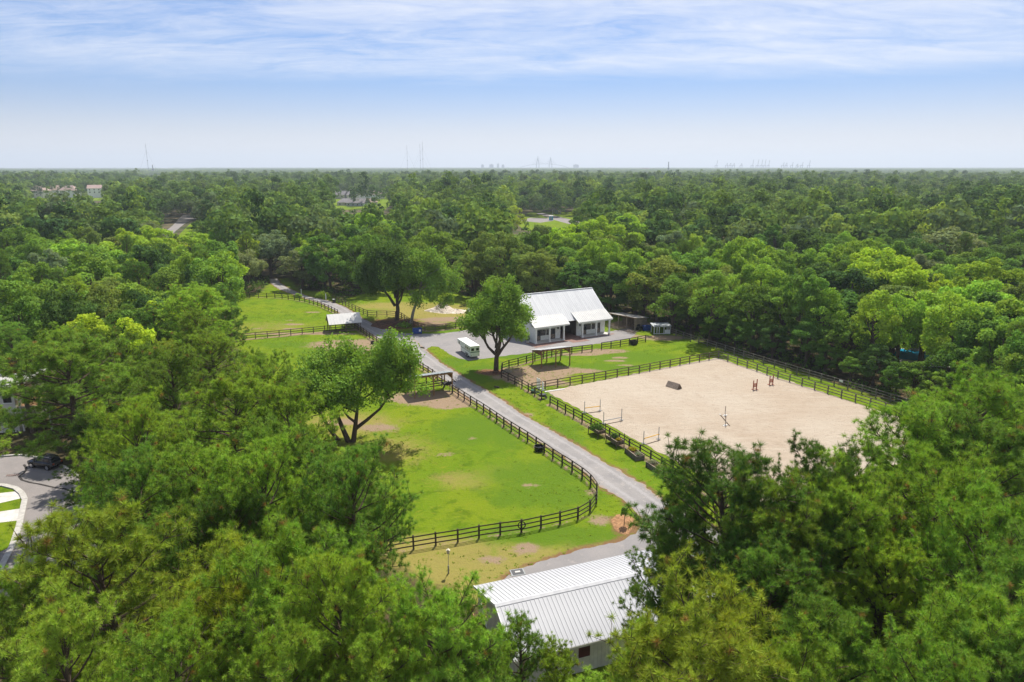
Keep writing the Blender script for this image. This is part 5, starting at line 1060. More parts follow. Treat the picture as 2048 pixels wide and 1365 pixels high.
for i, (pa, pb, pc, z0, z1, lab) in enumerate(planter_list):
    A, B, C = P(*crop(*pa)), P(*crop(*pb)), P(*crop(*pc)); ang = math.atan2((B-A).y, (B-A).x); L = (B-A).length; Wd = max(.85, min(1.1, (C-B).length)); wood = 'oldwood' if i < 2 else 'greywood'
    t_ = thing('planter_box', lab, 'planter', A, ang, 'raised planter boxes along the arena fence')
    for y in (0, Wd-.05):
        for z in np.arange(z0, z1-.05, .2): m = MB(); m.box(0, y, z+.004, L, y+.05, min(z+.196, z1)); m.build('board', M[wood], t_)
    for x in (0, L-.05):
        for z in np.arange(z0, z1-.05, .2): m = MB(); m.box(x+.001, .051, z+.004, x+.049, Wd-.051, min(z+.196, z1)); m.build('end_board', M[wood], t_)
    m = MB(); m.box(.051,.051,z0+.05,L-.051,Wd-.051,z1-.08); m.build('soil', M['soil'], t_)
    for x in (.0, L-.08):
        for y in (-.081, Wd+.001):
            m = MB(); m.box(x,y,-.1,x+.08,y+.08,z1+(.95 if (i < 2 and x > 1 and y > 0) else .02)); m.build('leg', M[wood], t_)
    m = MB(); m.box(-.03,-.03,z1+.021,L+.03,.07,z1+.045); m.box(-.03,Wd-.07,z1+.021,L+.03,Wd+.03,z1+.045); m.build('cap_board', M['plank'], t_, kind='stuff')
    def plant(lx, r, tone, n, nm, lab, size=.13):
        p = local(t_, lx, Wd/2, z1-.08); q = thing(nm, lab, 'plant', p); leaf_clump('foliage', q, (0,0,.12), tuple(v_*1.2 for v_ in r), int(n*1.3), size*1.15, tone, int(lx*100)+i); m = MB(); m.tube([(0,0,-.05),(0,0,r[2]*.5)], .02, 5); m.build('stem', M['bark'], q); return q
    if i == 0: plant(L*.5, (.85,.55,.75), 'deep green', 420, 'vegetable_plant', 'bushy leafy greens filling the first planter box'); q = plant(L*.25, (.14,.14,.95), (.35,.09,.03), 30, 'flower_plant', 'orange flower above the first planter box', .1)
    if i == 1: plant(L*.42, (.5,.4,.62), 'dark green', 260, 'vegetable_plant', 'dark green bush in the second planter box'); plant(L*.82, (.32,.3,.3), (.42,.34,.02), 110, 'flower_plant', 'yellow flowers at the end of the second planter box', .1)
    if i == 2: plant(L*.28, (.55,.42,.34), (.36,.34,.02), 220, 'flower_plant', 'spreading yellow flowers in the low planter box', .1); plant(L*.82, (.36,.34,.34), (.30,.36,.20), 150, 'shrub', 'pale grey-green shrub in the yellow-flower planter box', .1)
    if i == 3: plant(L*.18, (.5,.4,.34), (.34,.36,.22), 190, 'shrub', 'whitish shrub at the upper end of the two-shrub planter', .1); plant(L*.84, (.4,.38,.42), (.32,.38,.12), 200, 'shrub', 'round pale green shrub at the lower end of the two-shrub planter', .1)
# young tree in its straw bed
bedm = MB(); rr = random.Random(4)
def mound(name, px_, rx, ry, h, mat, lab, cat, seed=1, n=22, rings=7, rz=0.0):
    r = random.Random(seed); m = MB(); ph = [r.uniform(0,6.28) for _ in range(5)]
    m.v.append((0,0,h))
    for i in range(1, rings+1):
        f = i/rings
        for j in range(n):
            a_ = 2*math.pi*j/n; w_ = 1+.14*math.sin(2*a_+ph[0])+.10*math.sin(3*a_+ph[1])+.06*math.sin(7*a_+ph[2]); z = h*(1-f)**1.05*(1+.25*math.sin(3*a_+ph[3]+f*4)*(f < .9))+r.uniform(-.05,.05)*h*(i < rings)
            m.v.append((rx*f*w_*math.cos(a_), ry*f*w_*math.sin(a_), z if i < rings else -.02))
    for j in range(n): m.f.append((0,1+j,1+(j+1)%n))
    for i in range(rings-1):
        for j in range(n): a_ = 1+i*n+j; b_ = 1+i*n+(j+1)%n; m.f.append((a_,a_+n,b_+n,b_))
    o = m.build(name, M[mat]); o.location = P(*px_); o.rotation_euler = (0,0,rz); tag(o, lab, cat); return o
mound('straw_bed', (1246, 1046), 1.25, 2.2, .16, 'straw', 'orange straw bed round the young tree by the drive bend', 'mulch bed', 2)
yt = thing('young_tree', 'small young tree in an orange straw bed by the drive bend', 'tree', P(1248, 1052)); m = MB(); m.tube([(0,0,0),(.03,0,1.0),(-.02,.02,2.1)], [.04,.03,.012], 6); m.build('trunk', M['bark'], yt)
leaf_clump('crown', yt, (0,0,1.35), (.42,.42,1.0), 190, .16, 'deep green', 9)
mound('mulch_bed', (985, 746), 1.9, 1.5, .22, 'mulch', 'brown mulch round the foot of the trailer tree', 'mulch bed', 3)
mound('mulch_bed', (786, 650), 5.0, 5.5, .35, 'mulch', 'wide brown mulch bed under the tall dark tree', 'mulch bed', 4)
mound('sand_pile', (885, 622), 4.4, 3.2, 1.9, 'sandheap', 'pale heap of sand in the dry paddock behind the drive', 'sand pile', 5, 26, 9); mound('sand_pile', (912, 624), 3.6, 2.2, .7, 'sandheap', 'low tail of sand beside the pale heap', 'sand pile', 6)
sg = thing('shrub', 'yellow-green spiky shrub beside the far entrance', 'shrub', P(645, 596)); leaf_clump('foliage', sg, (0,0,.3), (2.1,1.5,1.9), 500, .38, 'lime green', 31); m = MB(); m.tube([(0,0,-.1),(0,0,1.0)], .08, 6); m.build('stem', M['bark'], sg)
sg = thing('shrub', 'small pale shrub at the white entrance post', 'shrub', P(597, 596)); leaf_clump('foliage', sg, (0,0,.3), (1.1,.8,1.2), 200, .3, 'bright green', 32); m = MB(); m.tube([(0,0,-.1),(0,0,.6)], .06, 6); m.build('stem', M['bark'], sg)
sg = thing('shrub', 'low green shrub in the mulch beside the pale trunk', 'shrub', P(808, 654)); leaf_clump('foliage', sg, (0,0,.2), (2.0,1.6,1.1), 320, .3, 'mid green', 33); m = MB(); m.tube([(0,0,-.1),(0,0,.5)], .06, 6); m.build('stem', M['bark'], sg)
for xp, yp, lab in ((845, 697, 'short dark log at the tip of the grass island'), (994, 776, 'dark stick lying on the grass under the trailer tree')):
    lg = thing('log', lab, 'log', P(xp, yp), -.6); m = MB(); m.tube([(-.5,0,.14),(0,.04,.16),(.5,0,.12)], [.14,.13,.10], 8); m.build('trunk', M['oldwood'], lg); m = MB(); m.tube([(.1,0,.2),(.25,.25,.3)], [.05,.03], 6); m.build('stub', M['oldwood'], lg)

# ------------------------------------------------------------------ jumps in the sand
def pole_jump(pa, pb, h, col, lab):
    A, B = P(*pa), P(*pb); d = B-A; L = d.length; t_ = thing('pole_jump', lab, 'jump', A, math.atan2(d.y, d.x), 'low pole jumps in the arena')
    for x in (0, L):
        m = MB(); m.bar((x,0,0),(x,0,1.75),.07); o = m.build('standard', M['grey'], t_); m = MB(); m.bar((x-.35,0,.04),(x+.35,0,.04),.07); m.bar((x,-.35,.04),(x,.35,.04),.068); m.build('foot', M['grey'], o); m = MB(); m.box(x-.06,-.11,h-.06,x+.06,-.036,h-.02); m.build('cup', M['blackmetal'], o)
    m = MB(); m.tube([(.05,-.075,h+.03),(L-.05,-.075,h+.03)], .055, 10); m.build('pole', M[col], t_)
    m = MB(); m.tube([(.1,-.4,.05),(L-.1,-.4,.05)], .05, 8); m.build('ground_pole', M['oldwood'], t_)
    return t_
pole_jump((1169, 826), (1200, 822), .72, 'yellow', 'yellow pole jump farthest from the planters')
pole_jump((1207, 848), (1243, 841), .45, 'grey', 'grey plain pole jump beside the arena fence')
pole_jump((1287, 888), (1317, 879), .72, 'yellow', 'yellow pole jump closest to the pines')
def wing(px_, rz, lab):
    t_ = thing('jump_standard', lab, 'jump standard', P(*px_), rz, 'red jump standards in the arena')
    for x in (-.33, .33):
        m = MB(); m.box(x-.06,-.05,.08,x+.06,.05,1.75 if x > 0 else 1.6); o = m.build('upright', M['red'], t_); m = MB(); m.box(x-.07,-.42,0,x+.07,.42,.08); m.build('foot', M['red'], o)
    for z in (.45, .62, .79, .96): m = MB(); m.box(-.27,-.025,z,.27,.025,z+.12); m.build('slat', M['red'], t_)
    return t_
wing((1509.5, 780), .35, 'red slatted jump standard nearer the camera, standing in sand'); wing((1542, 770.5), .35, 'red slatted jump standard nearer the wooded fence')
a, b = P(1336, 772), P(1359, 779); d = b-a; cp = thing('coop_jump', 'grey wooden roof-shaped jump lying in the sand', 'jump', a, math.atan2(d.y, d.x)); L = d.length
for s_ in (-1, 1):
    for k in range(5):
        f0, f1 = k/5+.01, (k+1)/5-.01; q = lambda f: (s_*.62*(1-f), .05+.82*f)
        (u0, z0), (u1, z1) = q(f0), q(f1); m = MB(); m.slab([(0,u0,z0),(L,u0,z0),(L,u1,z1),(0,u1,z1)][::s_ or 1], .035); m.build('plank', M['plank'], cp)
for x in (0.02, L-.06): m = MB(); m.prism([(x,-.58,.04),(x,.58,.04),(x,0,.82)],(.04,0,0)); m.build('end_frame', M['oldwood'], cp)
def cavalletti(px_, rz, lab, extra=False):
    t_ = thing('pole_rest', lab, 'jump', P(*px_), rz, 'white pole rests in the arena'); m = MB(); m.bar((-.42,0,.05),(.42,0,.05),.10); m.build('base', M['white'], t_); m = MB(); m.bar((0,-.3,.12),(0,.3,.12),.08); m.build('cross_foot', M['white'], t_); m = MB(); m.bar((0,0,.12),(0,0,1.45),.07); m.build('upright', M['plank'], t_)
    m = MB(); m.box(-.05,-.12,.55,.05,-.037,.60); m.build('cup', M['white'], t_)
cavalletti((1450, 832), .5, 'white pole rest farther from the camera in mid arena'); cavalletti((1450.5, 852), .5, 'white pole rest nearer the camera in mid arena')
gp = thing('ground_pole', 'dark pole lying on the sand between the two white rests', 'pole', P(1450, 842), 0); m = MB(); m.tube([(0,-2.2,.07),(0,2.2,.07)], .055, 8); m.build('pole', M['oldwood'], gp); m = MB(); m.tube([(0,2.2,.07),(0,2.6,.07)], .057, 8); m.build('pole_end', M['white'], gp)
for i, (xp, yp, lab) in enumerate(((1075, 776, 'tall white jump standard farthest left in the stored cluster'), (1079, 777.5, 'white jump standard in the middle of the stored cluster'), (1085.5, 780.5, 'short white jump standard next to the thin tube gate'))):
    t_ = thing('stored_standard', lab, 'jump standard', P(xp, yp), .5, 'white jump standards stored at the arena corner'); m = MB(); m.box(-.14,-.07,0,-.02,.05,1.7-.3*(i == 2)); m.build('upright', M['white'], t_); m = MB(); m.box(.04,-.06,0,.15,.05,1.55-.3*(i == 2)); m.build('upright', M['white'], t_)
    m = MB(); m.box(-.3,-.3,0,.3,-.071,.08); m.build('foot', M['white'], t_)
sp = thing('stored_poles', 'white and tan poles lying along the arena corner fence', 'poles', P(1090, 785), .45)
for k, mm in enumerate(('white','white','tanwood')): m = MB(); m.tube([(0,.14*k,.06),(3.6,.14*k-.05,.06)], .06, 8); m.build('pole', M[mm], sp)
tb = thing('green_tub', 'green tub and hose stored at the corner fence', 'tub', P(1066, 786)); m = MB(); m.tube([(0,0,0),(0,0,.5)], [.3,.36], 12); m.build('tub', M['green'], tb); m = MB(); m.ring((.75,.1,.1),(0,0,1),.3,.06,16,6); m.build('hose', M['green'], tb)
wb = thing('wheelbarrow', 'dark wheelbarrow with a bleached load at the arena gate', 'wheelbarrow', P(1085, 798), .4); m = MB(); m.prism([(-.5,-.3,.45),(.35,-.3,.35),(.55,-.35,.75),(-.6,-.35,.75)],(0,.65,0)); m.build('tray', M['blackmetal'], wb); m = MB(); m.disc((.6,0,.2),(0,1,0),.2,.2,.1,14); m.build('wheel', M['rubber'], wb)
for y in (-.28,.28): m = MB(); m.bar((.6,y*.3,.2),(-1.15,y,.62),.05); m.bar((-.35,y,.42),(-.45,y,0),.04); m.build('handle', M['plank'], wb)
hb = thing('hay_heap', 'bleached hay heap at the tree corner of the small paddock', 'hay', P(1014, 744)); leaf_clump('straw', hb, (0,0,.05), (1.1,.8,.45), 400, .3, (.40,.36,.28), 51); m = MB(); m.box(-.5,-.35,0,.5,.35,.22); m.build('bale', M['plank'], hb)

# ------------------------------------------------------------------ the horse
hv = thing('horse', 'black and white horse standing under the dark-roofed shelter', 'horse', P(894.5, 781), .15); e = []
V = []; Rr = []; Ed = []
def hvx(x, y, z, r, link=None): V.append((x,y,z)); Rr.append(r); i = len(V)-1; (Ed.append((link, i)) if link is not None else None); return i
p_ = hvx(-.45,0,1.22,(.30,.30)); c1 = hvx(0,0,1.18,(.31,.33),p_); c2 = hvx(.42,0,1.22,(.29,.33),c1); n1 = hvx(.68,0,1.42,(.19,.25),c2); n2 = hvx(.92,.0,1.62,(.13,.17),n1); n3 = hvx(1.04,0,1.68,(.12,.13),n2); h1 = hvx(1.20,0,1.55,(.11,.12),n3); h2 = hvx(1.36,0,1.36,(.075,.08),h1); h3 = hvx(1.42,0,1.28,(.06,.065),h2)
r1 = hvx(-.62,0,1.26,(.24,.24),p_); t1 = hvx(-.78,0,1.26,(.06,.06),r1); t2 = hvx(-.88,0,1.0,(.05,.05),t1); t3 = hvx(-.88,0,.6,(.05,.05),t2)
for s_ in (-1, 1):
    a1 = hvx(.46,s_*.15,.95,(.13,.15),c2); a2 = hvx(.44,s_*.15,.62,(.075,.085),a1); a3 = hvx(.46,s_*.15,.52,(.065,.07),a2); a4 = hvx(.44,s_*.15,.18,(.045,.05),a3); a5 = hvx(.47,s_*.15,.04,(.06,.07),a4)
    b1 = hvx(-.52,s_*.15,.98,(.15,.19),p_); b2 = hvx(-.46,s_*.15,.76,(.10,.12),b1); b3 = hvx(-.62,s_*.15,.52,(.065,.075),b2); b4 = hvx(-.60,s_*.15,.18,(.048,.05),b3); b5 = hvx(-.57,s_*.15,.04,(.06,.07),b4)
hm_ = bpy.data.meshes.new('body'); hm_.from_pydata(V, Ed, []); ho = obj('body', hm_, hv); sk = ho.modifiers.new('skin', 'SKIN')
for i, r in enumerate(Rr): hm_.skin_vertices[0].data[i].radius = r; hm_.skin_vertices[0].data[i].use_root = (i == 0)
sd = ho.modifiers.new('smooth', 'SUBSURF'); sd.levels = 1; sd.render_levels = 2; hm_.materials.append(M['coat'])
m = MB()
for s_ in (-1, 1):
    m = MB(); m.tube([(1.05,s_*.06,1.74),(1.07,s_*.09,1.90)], [.045,.01], 6); m.build('ear', M['black'], hv)
m = MB(); m.prism([(.60,-.02,1.62),(.95,-.02,1.84),(1.06,-.02,1.82),(.98,-.02,1.62),(.70,-.02,1.40)],(0,.04,0)); m.build('mane', M['black'], hv)

# ------------------------------------------------------------------ cul-de-sac with the parked car
KERB_OUT = px((-60,916),(0,914),(40,911),(66,914),(100,923),(132,936),(175,965),(220,1010))
sheet('street', px((-60,918),(0,916),(40,913),(66,916),(100,925),(132,938),(190,985),(230,1060),(180,1130),(110,1180),(20,1200),(-60,1230),(-90,1150),(26,1092),(38,1055),(46,1020),(50,1000),(44,988),(32,978),(8,972),(-60,970)), .03, M['asphalt'])
def kerb(name, line, w=.28):
    q = resample(line, 1.0); o0 = q[0]; r = MB()
    for a_, b_ in zip(q, q[1:]): d_ = (b_-a_).normalized()*.012; r.bar((a_.x+d_.x,a_.y+d_.y,.05),(b_.x-d_.x,b_.y-d_.y,.05),w,.20)
    o = r.build(name, M['kerbstone']); o['kind'] = 'structure'; return o
kerb('kerb', KERB_OUT); kerb('kerb', px((-60,970),(8,972),(32,978),(44,988),(50,1000),(46,1020),(38,1055),(26,1092),(-10,1160)), .55)
sheet('front_lawn', px((-90,972),(-20,972),(6,974),(29,980),(40,989),(46,1001),(43,1020),(35,1055),(22,1092),(-20,1165),(-140,1200)), .016, M['grass'])
for q in (((-60,992),(0,987),(37,983),(44,997),(0,1007),(-60,1013)), ((-70,1031),(0,1024),(40,1018),(34,1042),(0,1046),(-75,1056))): sheet('house_drive', px(*q), .024, M['concrete'])
sl_ = MB(); q = px((48,930),(52,936),(53,940),(48,947),(38,954),(44,961),(60,966),(78,969),(95,973),(113,977),(128,978),(160,990))
for a_, b_ in zip(q, q[1:]): sl_.bar((a_.x,a_.y,.036),(b_.x,b_.y,.036),.26,.012)
o = sl_.build('road_seam', M['seal']); structure(o)
dc = thing('drain_grate', 'rusty rectangular drain grate in the cul-de-sac', 'grate', P(26, 951, .03), .25); m = MB(); m.box(-.75,-.32,0,.75,.32,.03); m.build('frame', M['rusty'], dc); 
for k in range(6): m = MB(); m.box(-.66+k*.23,-.25,.03,-.53+k*.23,.25,.045); m.build('bar', M['redbrown'], dc)
W1, W2 = P(76, 931), P(107, 936); d = (W1-W2); CA = math.atan2(d.y, d.x); car = thing('parked_car', 'black sport utility car parked at the kerb under the pines', 'car', (W1+W2)/2, CA); k = d.length/2.75
def cx(p): return tuple(v_*k for v_ in p)
def loft(sections, name, mat, parent, bevel=0, smooth=True):
    m = MB(); n = len(sections[0]); 
    for s_ in sections: m.v += [cx(v_) for v_ in s_]
    for i in range(len(sections)-1):
        for j in range(n): m.f.append((i*n+j,(i+1)*n+j,(i+1)*n+(j+1)%n,i*n+(j+1)%n))
    m.f.append(tuple(range(n))); m.f.append(tuple((len(sections)-1)*n+j for j in range(n))[::-1]); return m.build(name, mat, parent, smooth, bevel)
def sec(x, w, z0, z1): return [(x,-w,z0+.12),(x,-w*.94,z0),(x,w*.94,z0),(x,w,z0+.12),(x,w,z1-.14),(x,w*.90,z1),(x,-w*.90,z1),(x,-w,z1-.14)]
loft([sec(-2.25,.78,.45,.95),sec(-2.05,.90,.34,1.06),(sec(-1.2,.95,.28,1.08)),sec(0,.96,.26,1.05),sec(1.0,.95,.28,1.02),sec(1.7,.90,.32,.95),sec(2.2,.80,.38,.85),sec(2.32,.66,.44,.74)],'body',M['carpaint'],car)
loft([sec(-2.05,.70,1.0,1.12),sec(-1.75,.74,1.0,1.56),sec(-.6,.76,1.0,1.68),sec(.25,.75,1.0,1.64),sec(.70,.72,.98,1.38),sec(1.15,.72,.98,1.06)],'cabin',M['carpaint'],car)
for s_ in (-1, 1):
    for x0, x1, x2, x3 in ((-1.75,-.85,-.85,-1.6),(-.78,.08,.08,-.78),(.14,.82,.30,.14)):
        m = MB(); q = [(x0,s_*.79,1.10),(x1,s_*.79,1.10),(x2,s_*.765,1.54),(x3,s_*.765,1.54)]; m.prism([cx(v_) for v_ in q],(0,s_*.012,0)); m.build('side_window', M['glass'], car)
    for x in (-1.375, 1.375):
        m = MB(); m.disc(cx((x,s_*.86,.36)),(0,1,0),.36*k,.36*k,.22*k,20); o = m.build('tyre', M['rubber'], car); m = MB(); m.disc(cx((x,s_*.965,.36)),(0,1,0),.25*k,.25*k,.03*k,16); m.build('rim', M['chrome'], o)
        m = MB(); m.ring(cx((x,s_*.955,.38)),(0,1,0),.42*k,.035*k,20,5); m.build('wheel_arch', M['rubber'], car)
    m = MB(); m.box(*cx((2.05,s_*.5-.14,.66)),*cx((2.34,s_*.5+.14,.80))); m.build('headlight', M['chrome'], car)
    m = MB(); m.box(*cx((-2.27,s_*.62-.12,.78)),*cx((-2.12,s_*.62+.12,.98))); m.build('tail_light', M['red'], car)
    m = MB(); m.box(*cx((.55,s_*1.02-.08,1.02)),*cx((.72,s_*1.02+.08,1.16))); m.build('mirror', M['carpaint'], car)
    m = MB(); m.bar(cx((-1.6,s_*.56,1.70)),cx((.1,s_*.56,1.72)),.04*k); m.build('roof_rail', M['chrome'], car)
m = MB(); m.prism([cx(v_) for v_ in ((.36,-.64,1.62),(.36,.64,1.62),(1.06,.66,1.09),(1.06,-.66,1.09))],(.02,0,.015)); m.build('windscreen', M['glass'], car)
m = MB(); m.prism([cx(v_) for v_ in ((-1.80,-.60,1.52),(-2.06,-.62,1.13),(-2.06,.62,1.13),(-1.80,.60,1.52))],(-.02,0,.012)); m.build('rear_window', M['glass'], car)

# timber house among the pines at the edge
hs = thing('deck_house', 'pale raised house with a brown timber deck and white stair rails among pines', 'house', P(-40, 868), math.radians(8))
m = MB(); m.box(-7,0,0,5.0,8,6.2); m.build('wall', M['siding'], hs); m = MB(); m.prism([(-7.5,-.5,6.3),(5.6,-.5,6.3),(5.6,8.5,6.3),(-7.5,8.5,6.3)],(0,0,.25)); m.build('roof', M['porch'], hs)
for k_ in range(18): m = MB(); m.box(5.01+k_*.22,.4,3.45,5.20+k_*.22,6.5,3.55); m.build('deck_board', M['tanwood'], hs)
m = MB(); m.box(5.0,.2,3.2,9.1,.39,3.55); m.build('deck_beam', M['plank'], hs)
for x in (5.4, 8.9):
    for y in (.3, 6.3): m = MB(); m.box(x-.1,y-.1,0,x+.1,y+.1,4.55); m.build('deck_post', M['siding'], hs)
m = MB(); m.box(5.0,.22,4.45,9.05,.30,4.55); m.build('deck_rail', M['white'], hs)
for k_ in range(11): m = MB(); m.box(9.25+k_*.26,2.0,3.3-k_*.30,9.52+k_*.26,3.6,3.36-k_*.30); m.build('stair_tread', M['plank'], hs)
for y in (1.95, 3.65): m = MB(); m.bar((9.2,y,4.3),(12.2,y,1.0),.09,.09); m.bar((9.2,y,3.2),(9.2,y,4.3),.09); m.bar((12.2,y,0),(12.2,y,1.0),.09); m.build('stair_rail', M['white'], hs)
for x, z in ((3.6,4.2),(1.0,4.2),(3.6,1.0)): m = MB(); m.box(x,-.03,z,x+1.0,-.002,z+1.4); o = m.build('window', M['glass'], hs); m = MB(); m.box(x-.1,-.06,z-.12,x+1.1,-.004,z-.002); m.build('sill', M['white'], o)
# swimming pool glimpsed through the trees
sheet('swimming_pool', px((1775,716),(1800,698),(1845,704),(1868,716),(1830,722)), .05, M['pool']); sheet('pool_deck', px((1740,724),(1795,690),(1905,705),(1900,735),(1810,735)), .035, M['concrete'])
sheet('garden_lawn', px((1670,728),(1700,704),(1745,712),(1720,734)), .016, M['grass']); sheet('garden_lawn', px((1905,775),(1930,742),(2000,750),(1990,790)), .016, M['grass'])
sheet('garden_path', px((1918,762),(1930,752),(1985,764),(1975,776)), .03, M['concrete'])

# ------------------------------------------------------------------ far houses, roads, masts, bridge, harbour cranes
sheet('far_road', px((322,470),(345,452),(356,440),(366,430),(398,430),(396,437),(372,446),(352,462),(334,480)), .04, M['asphalt']); sheet('far_verge', px((352,476),(380,448),(402,438),(430,440),(415,466),(380,486)), .03, M['grass'])
sheet('far_road', px((1072,427),(1085,426),(1160,444),(1175,452),(1150,452),(1110,441)), .04, M['asphalt']); sheet('far_verge', px((1030,446),(1060,424),(1150,424),(1215,452),(1150,470),(1050,462)), .02, M['grass'])
sheet('far_verge', px((640,420),(660,385),(690,372),(780,372),(800,395),(770,420)), .02, M['grass']); sheet('far_verge', px((40,402),(50,378),(240,376),(250,402)), .02, M['grass'])
sheet('far_clearing', px((1040,442),(1060,436),(1100,437),(1108,442),(1080,446)), .035, M['asphalt'])
BIG = 1.08
def house(px_, ang, w, d, h, roof_h, wallm, roofm, lab, hip=False, wins=4, base=0.0, chimney=False):
    w, d, h, roof_h = w*BIG, d*BIG, h*(.4+.6*BIG), roof_h*BIG
    r = thing('far_house', lab, 'house', P(px_[0], px_[1], base) if base else P(*px_), ang, 'houses in the far woods'); r.location.z = 0; zb = 0
    h += base
    m = MB(); m.box(-w/2,-d/2,0,w/2,d/2,h); m.build('wall', M[wallm], r)
    o_ = .5; e = [(-w/2-o_,-d/2-o_,h-.1),(w/2+o_,-d/2-o_,h-.1),(w/2+o_,d/2+o_,h-.1),(-w/2-o_,d/2+o_,h-.1)]; i_ = d*.45 if hip else 0
    ra, rb = (-w/2-o_+i_,0,h+roof_h), (w/2+o_-i_,0,h+roof_h); m = MB(); m.add(e+[ra,rb], [(0,1,5,4),(1,2,5),(2,3,4,5),(3,0,4),(3,2,1,0)]); o = m.build('roof', M[roofm], r)
    if chimney: m = MB(); m.box(w*.2,-.5,h+.3,w*.2+1.1,.6,h+roof_h+1.2); m.build('chimney', M['siding'], o)
    for k in range(wins):
        x = -w/2+w*(k+.5)/wins
        for z in ((h-2.3,) if h < 6 else (h-2.3, h-5.2)): m = MB(); m.box(x-.55,-d/2-.05,z,x+.55,-d/2-.003,z+1.5); f = m.build('window', M['glass'], r); m = MB(); m.box(x-.7,-d/2-.09,z-.15,x+.7,-d/2-.002,z-.002); m.build('sill', M['white'], f)
    return r
for a in [((52,388),.3,20,14,5.0,5,'siding','tilered','pinkish-roofed house at the far edge of the woods',True,4,3), ((80,391),-.15,18,13,5.0,5,'siding','tiletan','tan-roofed house next to the pinkish one in the far woods',True,4,3), ((102,390),.5,18,12,5.4,5,'white','tiletan','pale house with a tan roof turned sideways in the far woods',False,3,2), ((141,390),.05,17,12,5.0,5,'white','tilered','white house with a pinkish roof alone between far trees',True,4,3), ((192,392),.35,13,11,8.2,3.4,'white','tilered','tall white house with balconies in the far woods',False,3,2), ((228,390),-.2,10,9,5.5,3,'white','tilered','small pinkish-roofed house half buried in far trees',False,2,1)]: house(*a)
BIG = 1.0
for a in [((692,411),.15,15,11,2.9,3.4,'siding','tilegrey','low grey roof at the near corner of the far cluster',True,3), ((716,412),-.2,17,12,2.8,3.8,'paintgreyblue','tilegrey','broad grey roof with a front gable in the near row of the far cluster',False,4), ((741,410),.2,13,10,2.8,3.2,'siding','tiletan','tan roof at the end of the near row of the far cluster',True,3),
    ((680,398),-.25,16,11,4.4,4.0,'siding','tilegrey','grey gabled house beside the dark pines of the far cluster',False,3), ((704,398),.4,13,10,4.2,4.4,'siding','tilegrey','steep grey roof in the middle row of the far cluster',True,2), ((727,397),.1,16,11,4.6,4.2,'white','tiletan','cream house with a tan roof in the middle row of the far cluster',False,3), ((753,398),-.3,15,11,4.8,4.4,'white','tilered','cream house with a pinkish roof in the middle row of the far cluster',False,3),
    ((712,387),0,14,10,6.8,4.2,'white','tilered','narrow cream house behind the middle of the far cluster',False,2), ((738,387),.25,17,12,7.2,4.6,'siding','tilered','large pinkish roof at the top of the far cluster',True,4), ((763,387),.3,17,12,7.6,4.6,'white','tiletan','large tan roof at the outer top corner of the far cluster',True,4), ((684,386),.1,24,10,6.2,3.4,'siding','tilered','long low pinkish roof behind trees of the far cluster',False,4)]: house(*a)
BIG = 1.3
for a in [((435,379),.1,16,9,5,3,'white','tilered','low house with a pinkish roof far behind the pines',True,3,8), ((473,376),-.1,20,10,6,3,'white','tilegrey','white house showing over the far tree tops',False,3,9), ((533,375),.1,16,9,5,3,'white','tilered','white house with a pinkish roof over distant tree tops',False,3,9), ((360,401),.2,16,9,4,2.5,'siding','tiletan','low tan-roofed house beside the winding far road',True,3,0)]: house(*a)
gz_ = thing('gazebo', 'small open pavilion with a pinkish roof beside the far road', 'gazebo', P(1113, 428)); 
for x in (-3, 3):
    for y in (-2.2, 2.2): m = MB(); m.box(x-.2,y-.2,0,x+.2,y+.2,3.4); m.build('post', M['white'], gz_)
m = MB(); m.add([(-4,-3.2,3.4),(4,-3.2,3.4),(4,3.2,3.4),(-4,3.2,3.4),(-1,0,6),(1,0,6)], [(0,1,5,4),(1,2,5),(2,3,4,5),(3,0,4),(3,2,1,0)]); m.build('roof', M['tilered'], gz_); m = MB(); m.box(-3.4,-2.6,3.0,3.4,-2.3,3.38); m.build('beam', M['white'], gz_); m = MB(); m.box(-1.2,-1,0,1.2,1,2.6); m.build('kiosk', M['paintgreyblue'], gz_)
cr_ = thing('cabin_box', 'turquoise portable cabin on the far clearing', 'cabin', P(1102, 441)); m = MB(); m.box(-1.3,-1.2,0,1.3,1.2,2.7); m.build('body', M['pool'], cr_); m = MB(); m.box(-1.4,-1.3,2.7,1.4,1.3,3.0); m.build('roof', M['white'], cr_); m = MB(); m.box(-.5,-1.24,.1,.5,-1.201,2.2); m.build('door', M['grey'], cr_)
lb = thing('long_building', 'long low white building deep in the distant forest', 'building', P(300, 348.5), .05); lb.location.z = 0; m = MB(); m.box(-38,-12,0,38,12,15); m.build('wall', M['white'], lb); m = MB(); m.box(-39,-13,15,39,13,16); m.build('roof', M['siding'], lb)
for k in range(9): m = MB(); m.box(-34+k*8,-12.1,11,-30+k*8,-12.003,13.4); m.build('window', M['glass'], lb)
lb = thing('long_building', 'wide pale building low on the horizon right of the bridge', 'building', P(1291, 343.5), 0); m = MB(); m.box(-50,-12,0,50,12,19); m.build('wall', M['siding'], lb); m = MB(); m.box(-30,-13,19,20,13,24); m.build('roof', M['tilered'], lb)
for k in range(9): m = MB(); m.box(-44+k*10,-12.1,13,-39+k*10,-12.003,16); m.build('window', M['glass'], lb)
def far_at(xp, dist): return Vector(((xp-1024)/F*dist*CT, dist, 0))     # a spot on the ground that far off in that direction
def top_z(yp, dist): return H+(-ST+(682.5-yp)/F*CT)/(CT+(682.5-yp)/F*ST)*dist
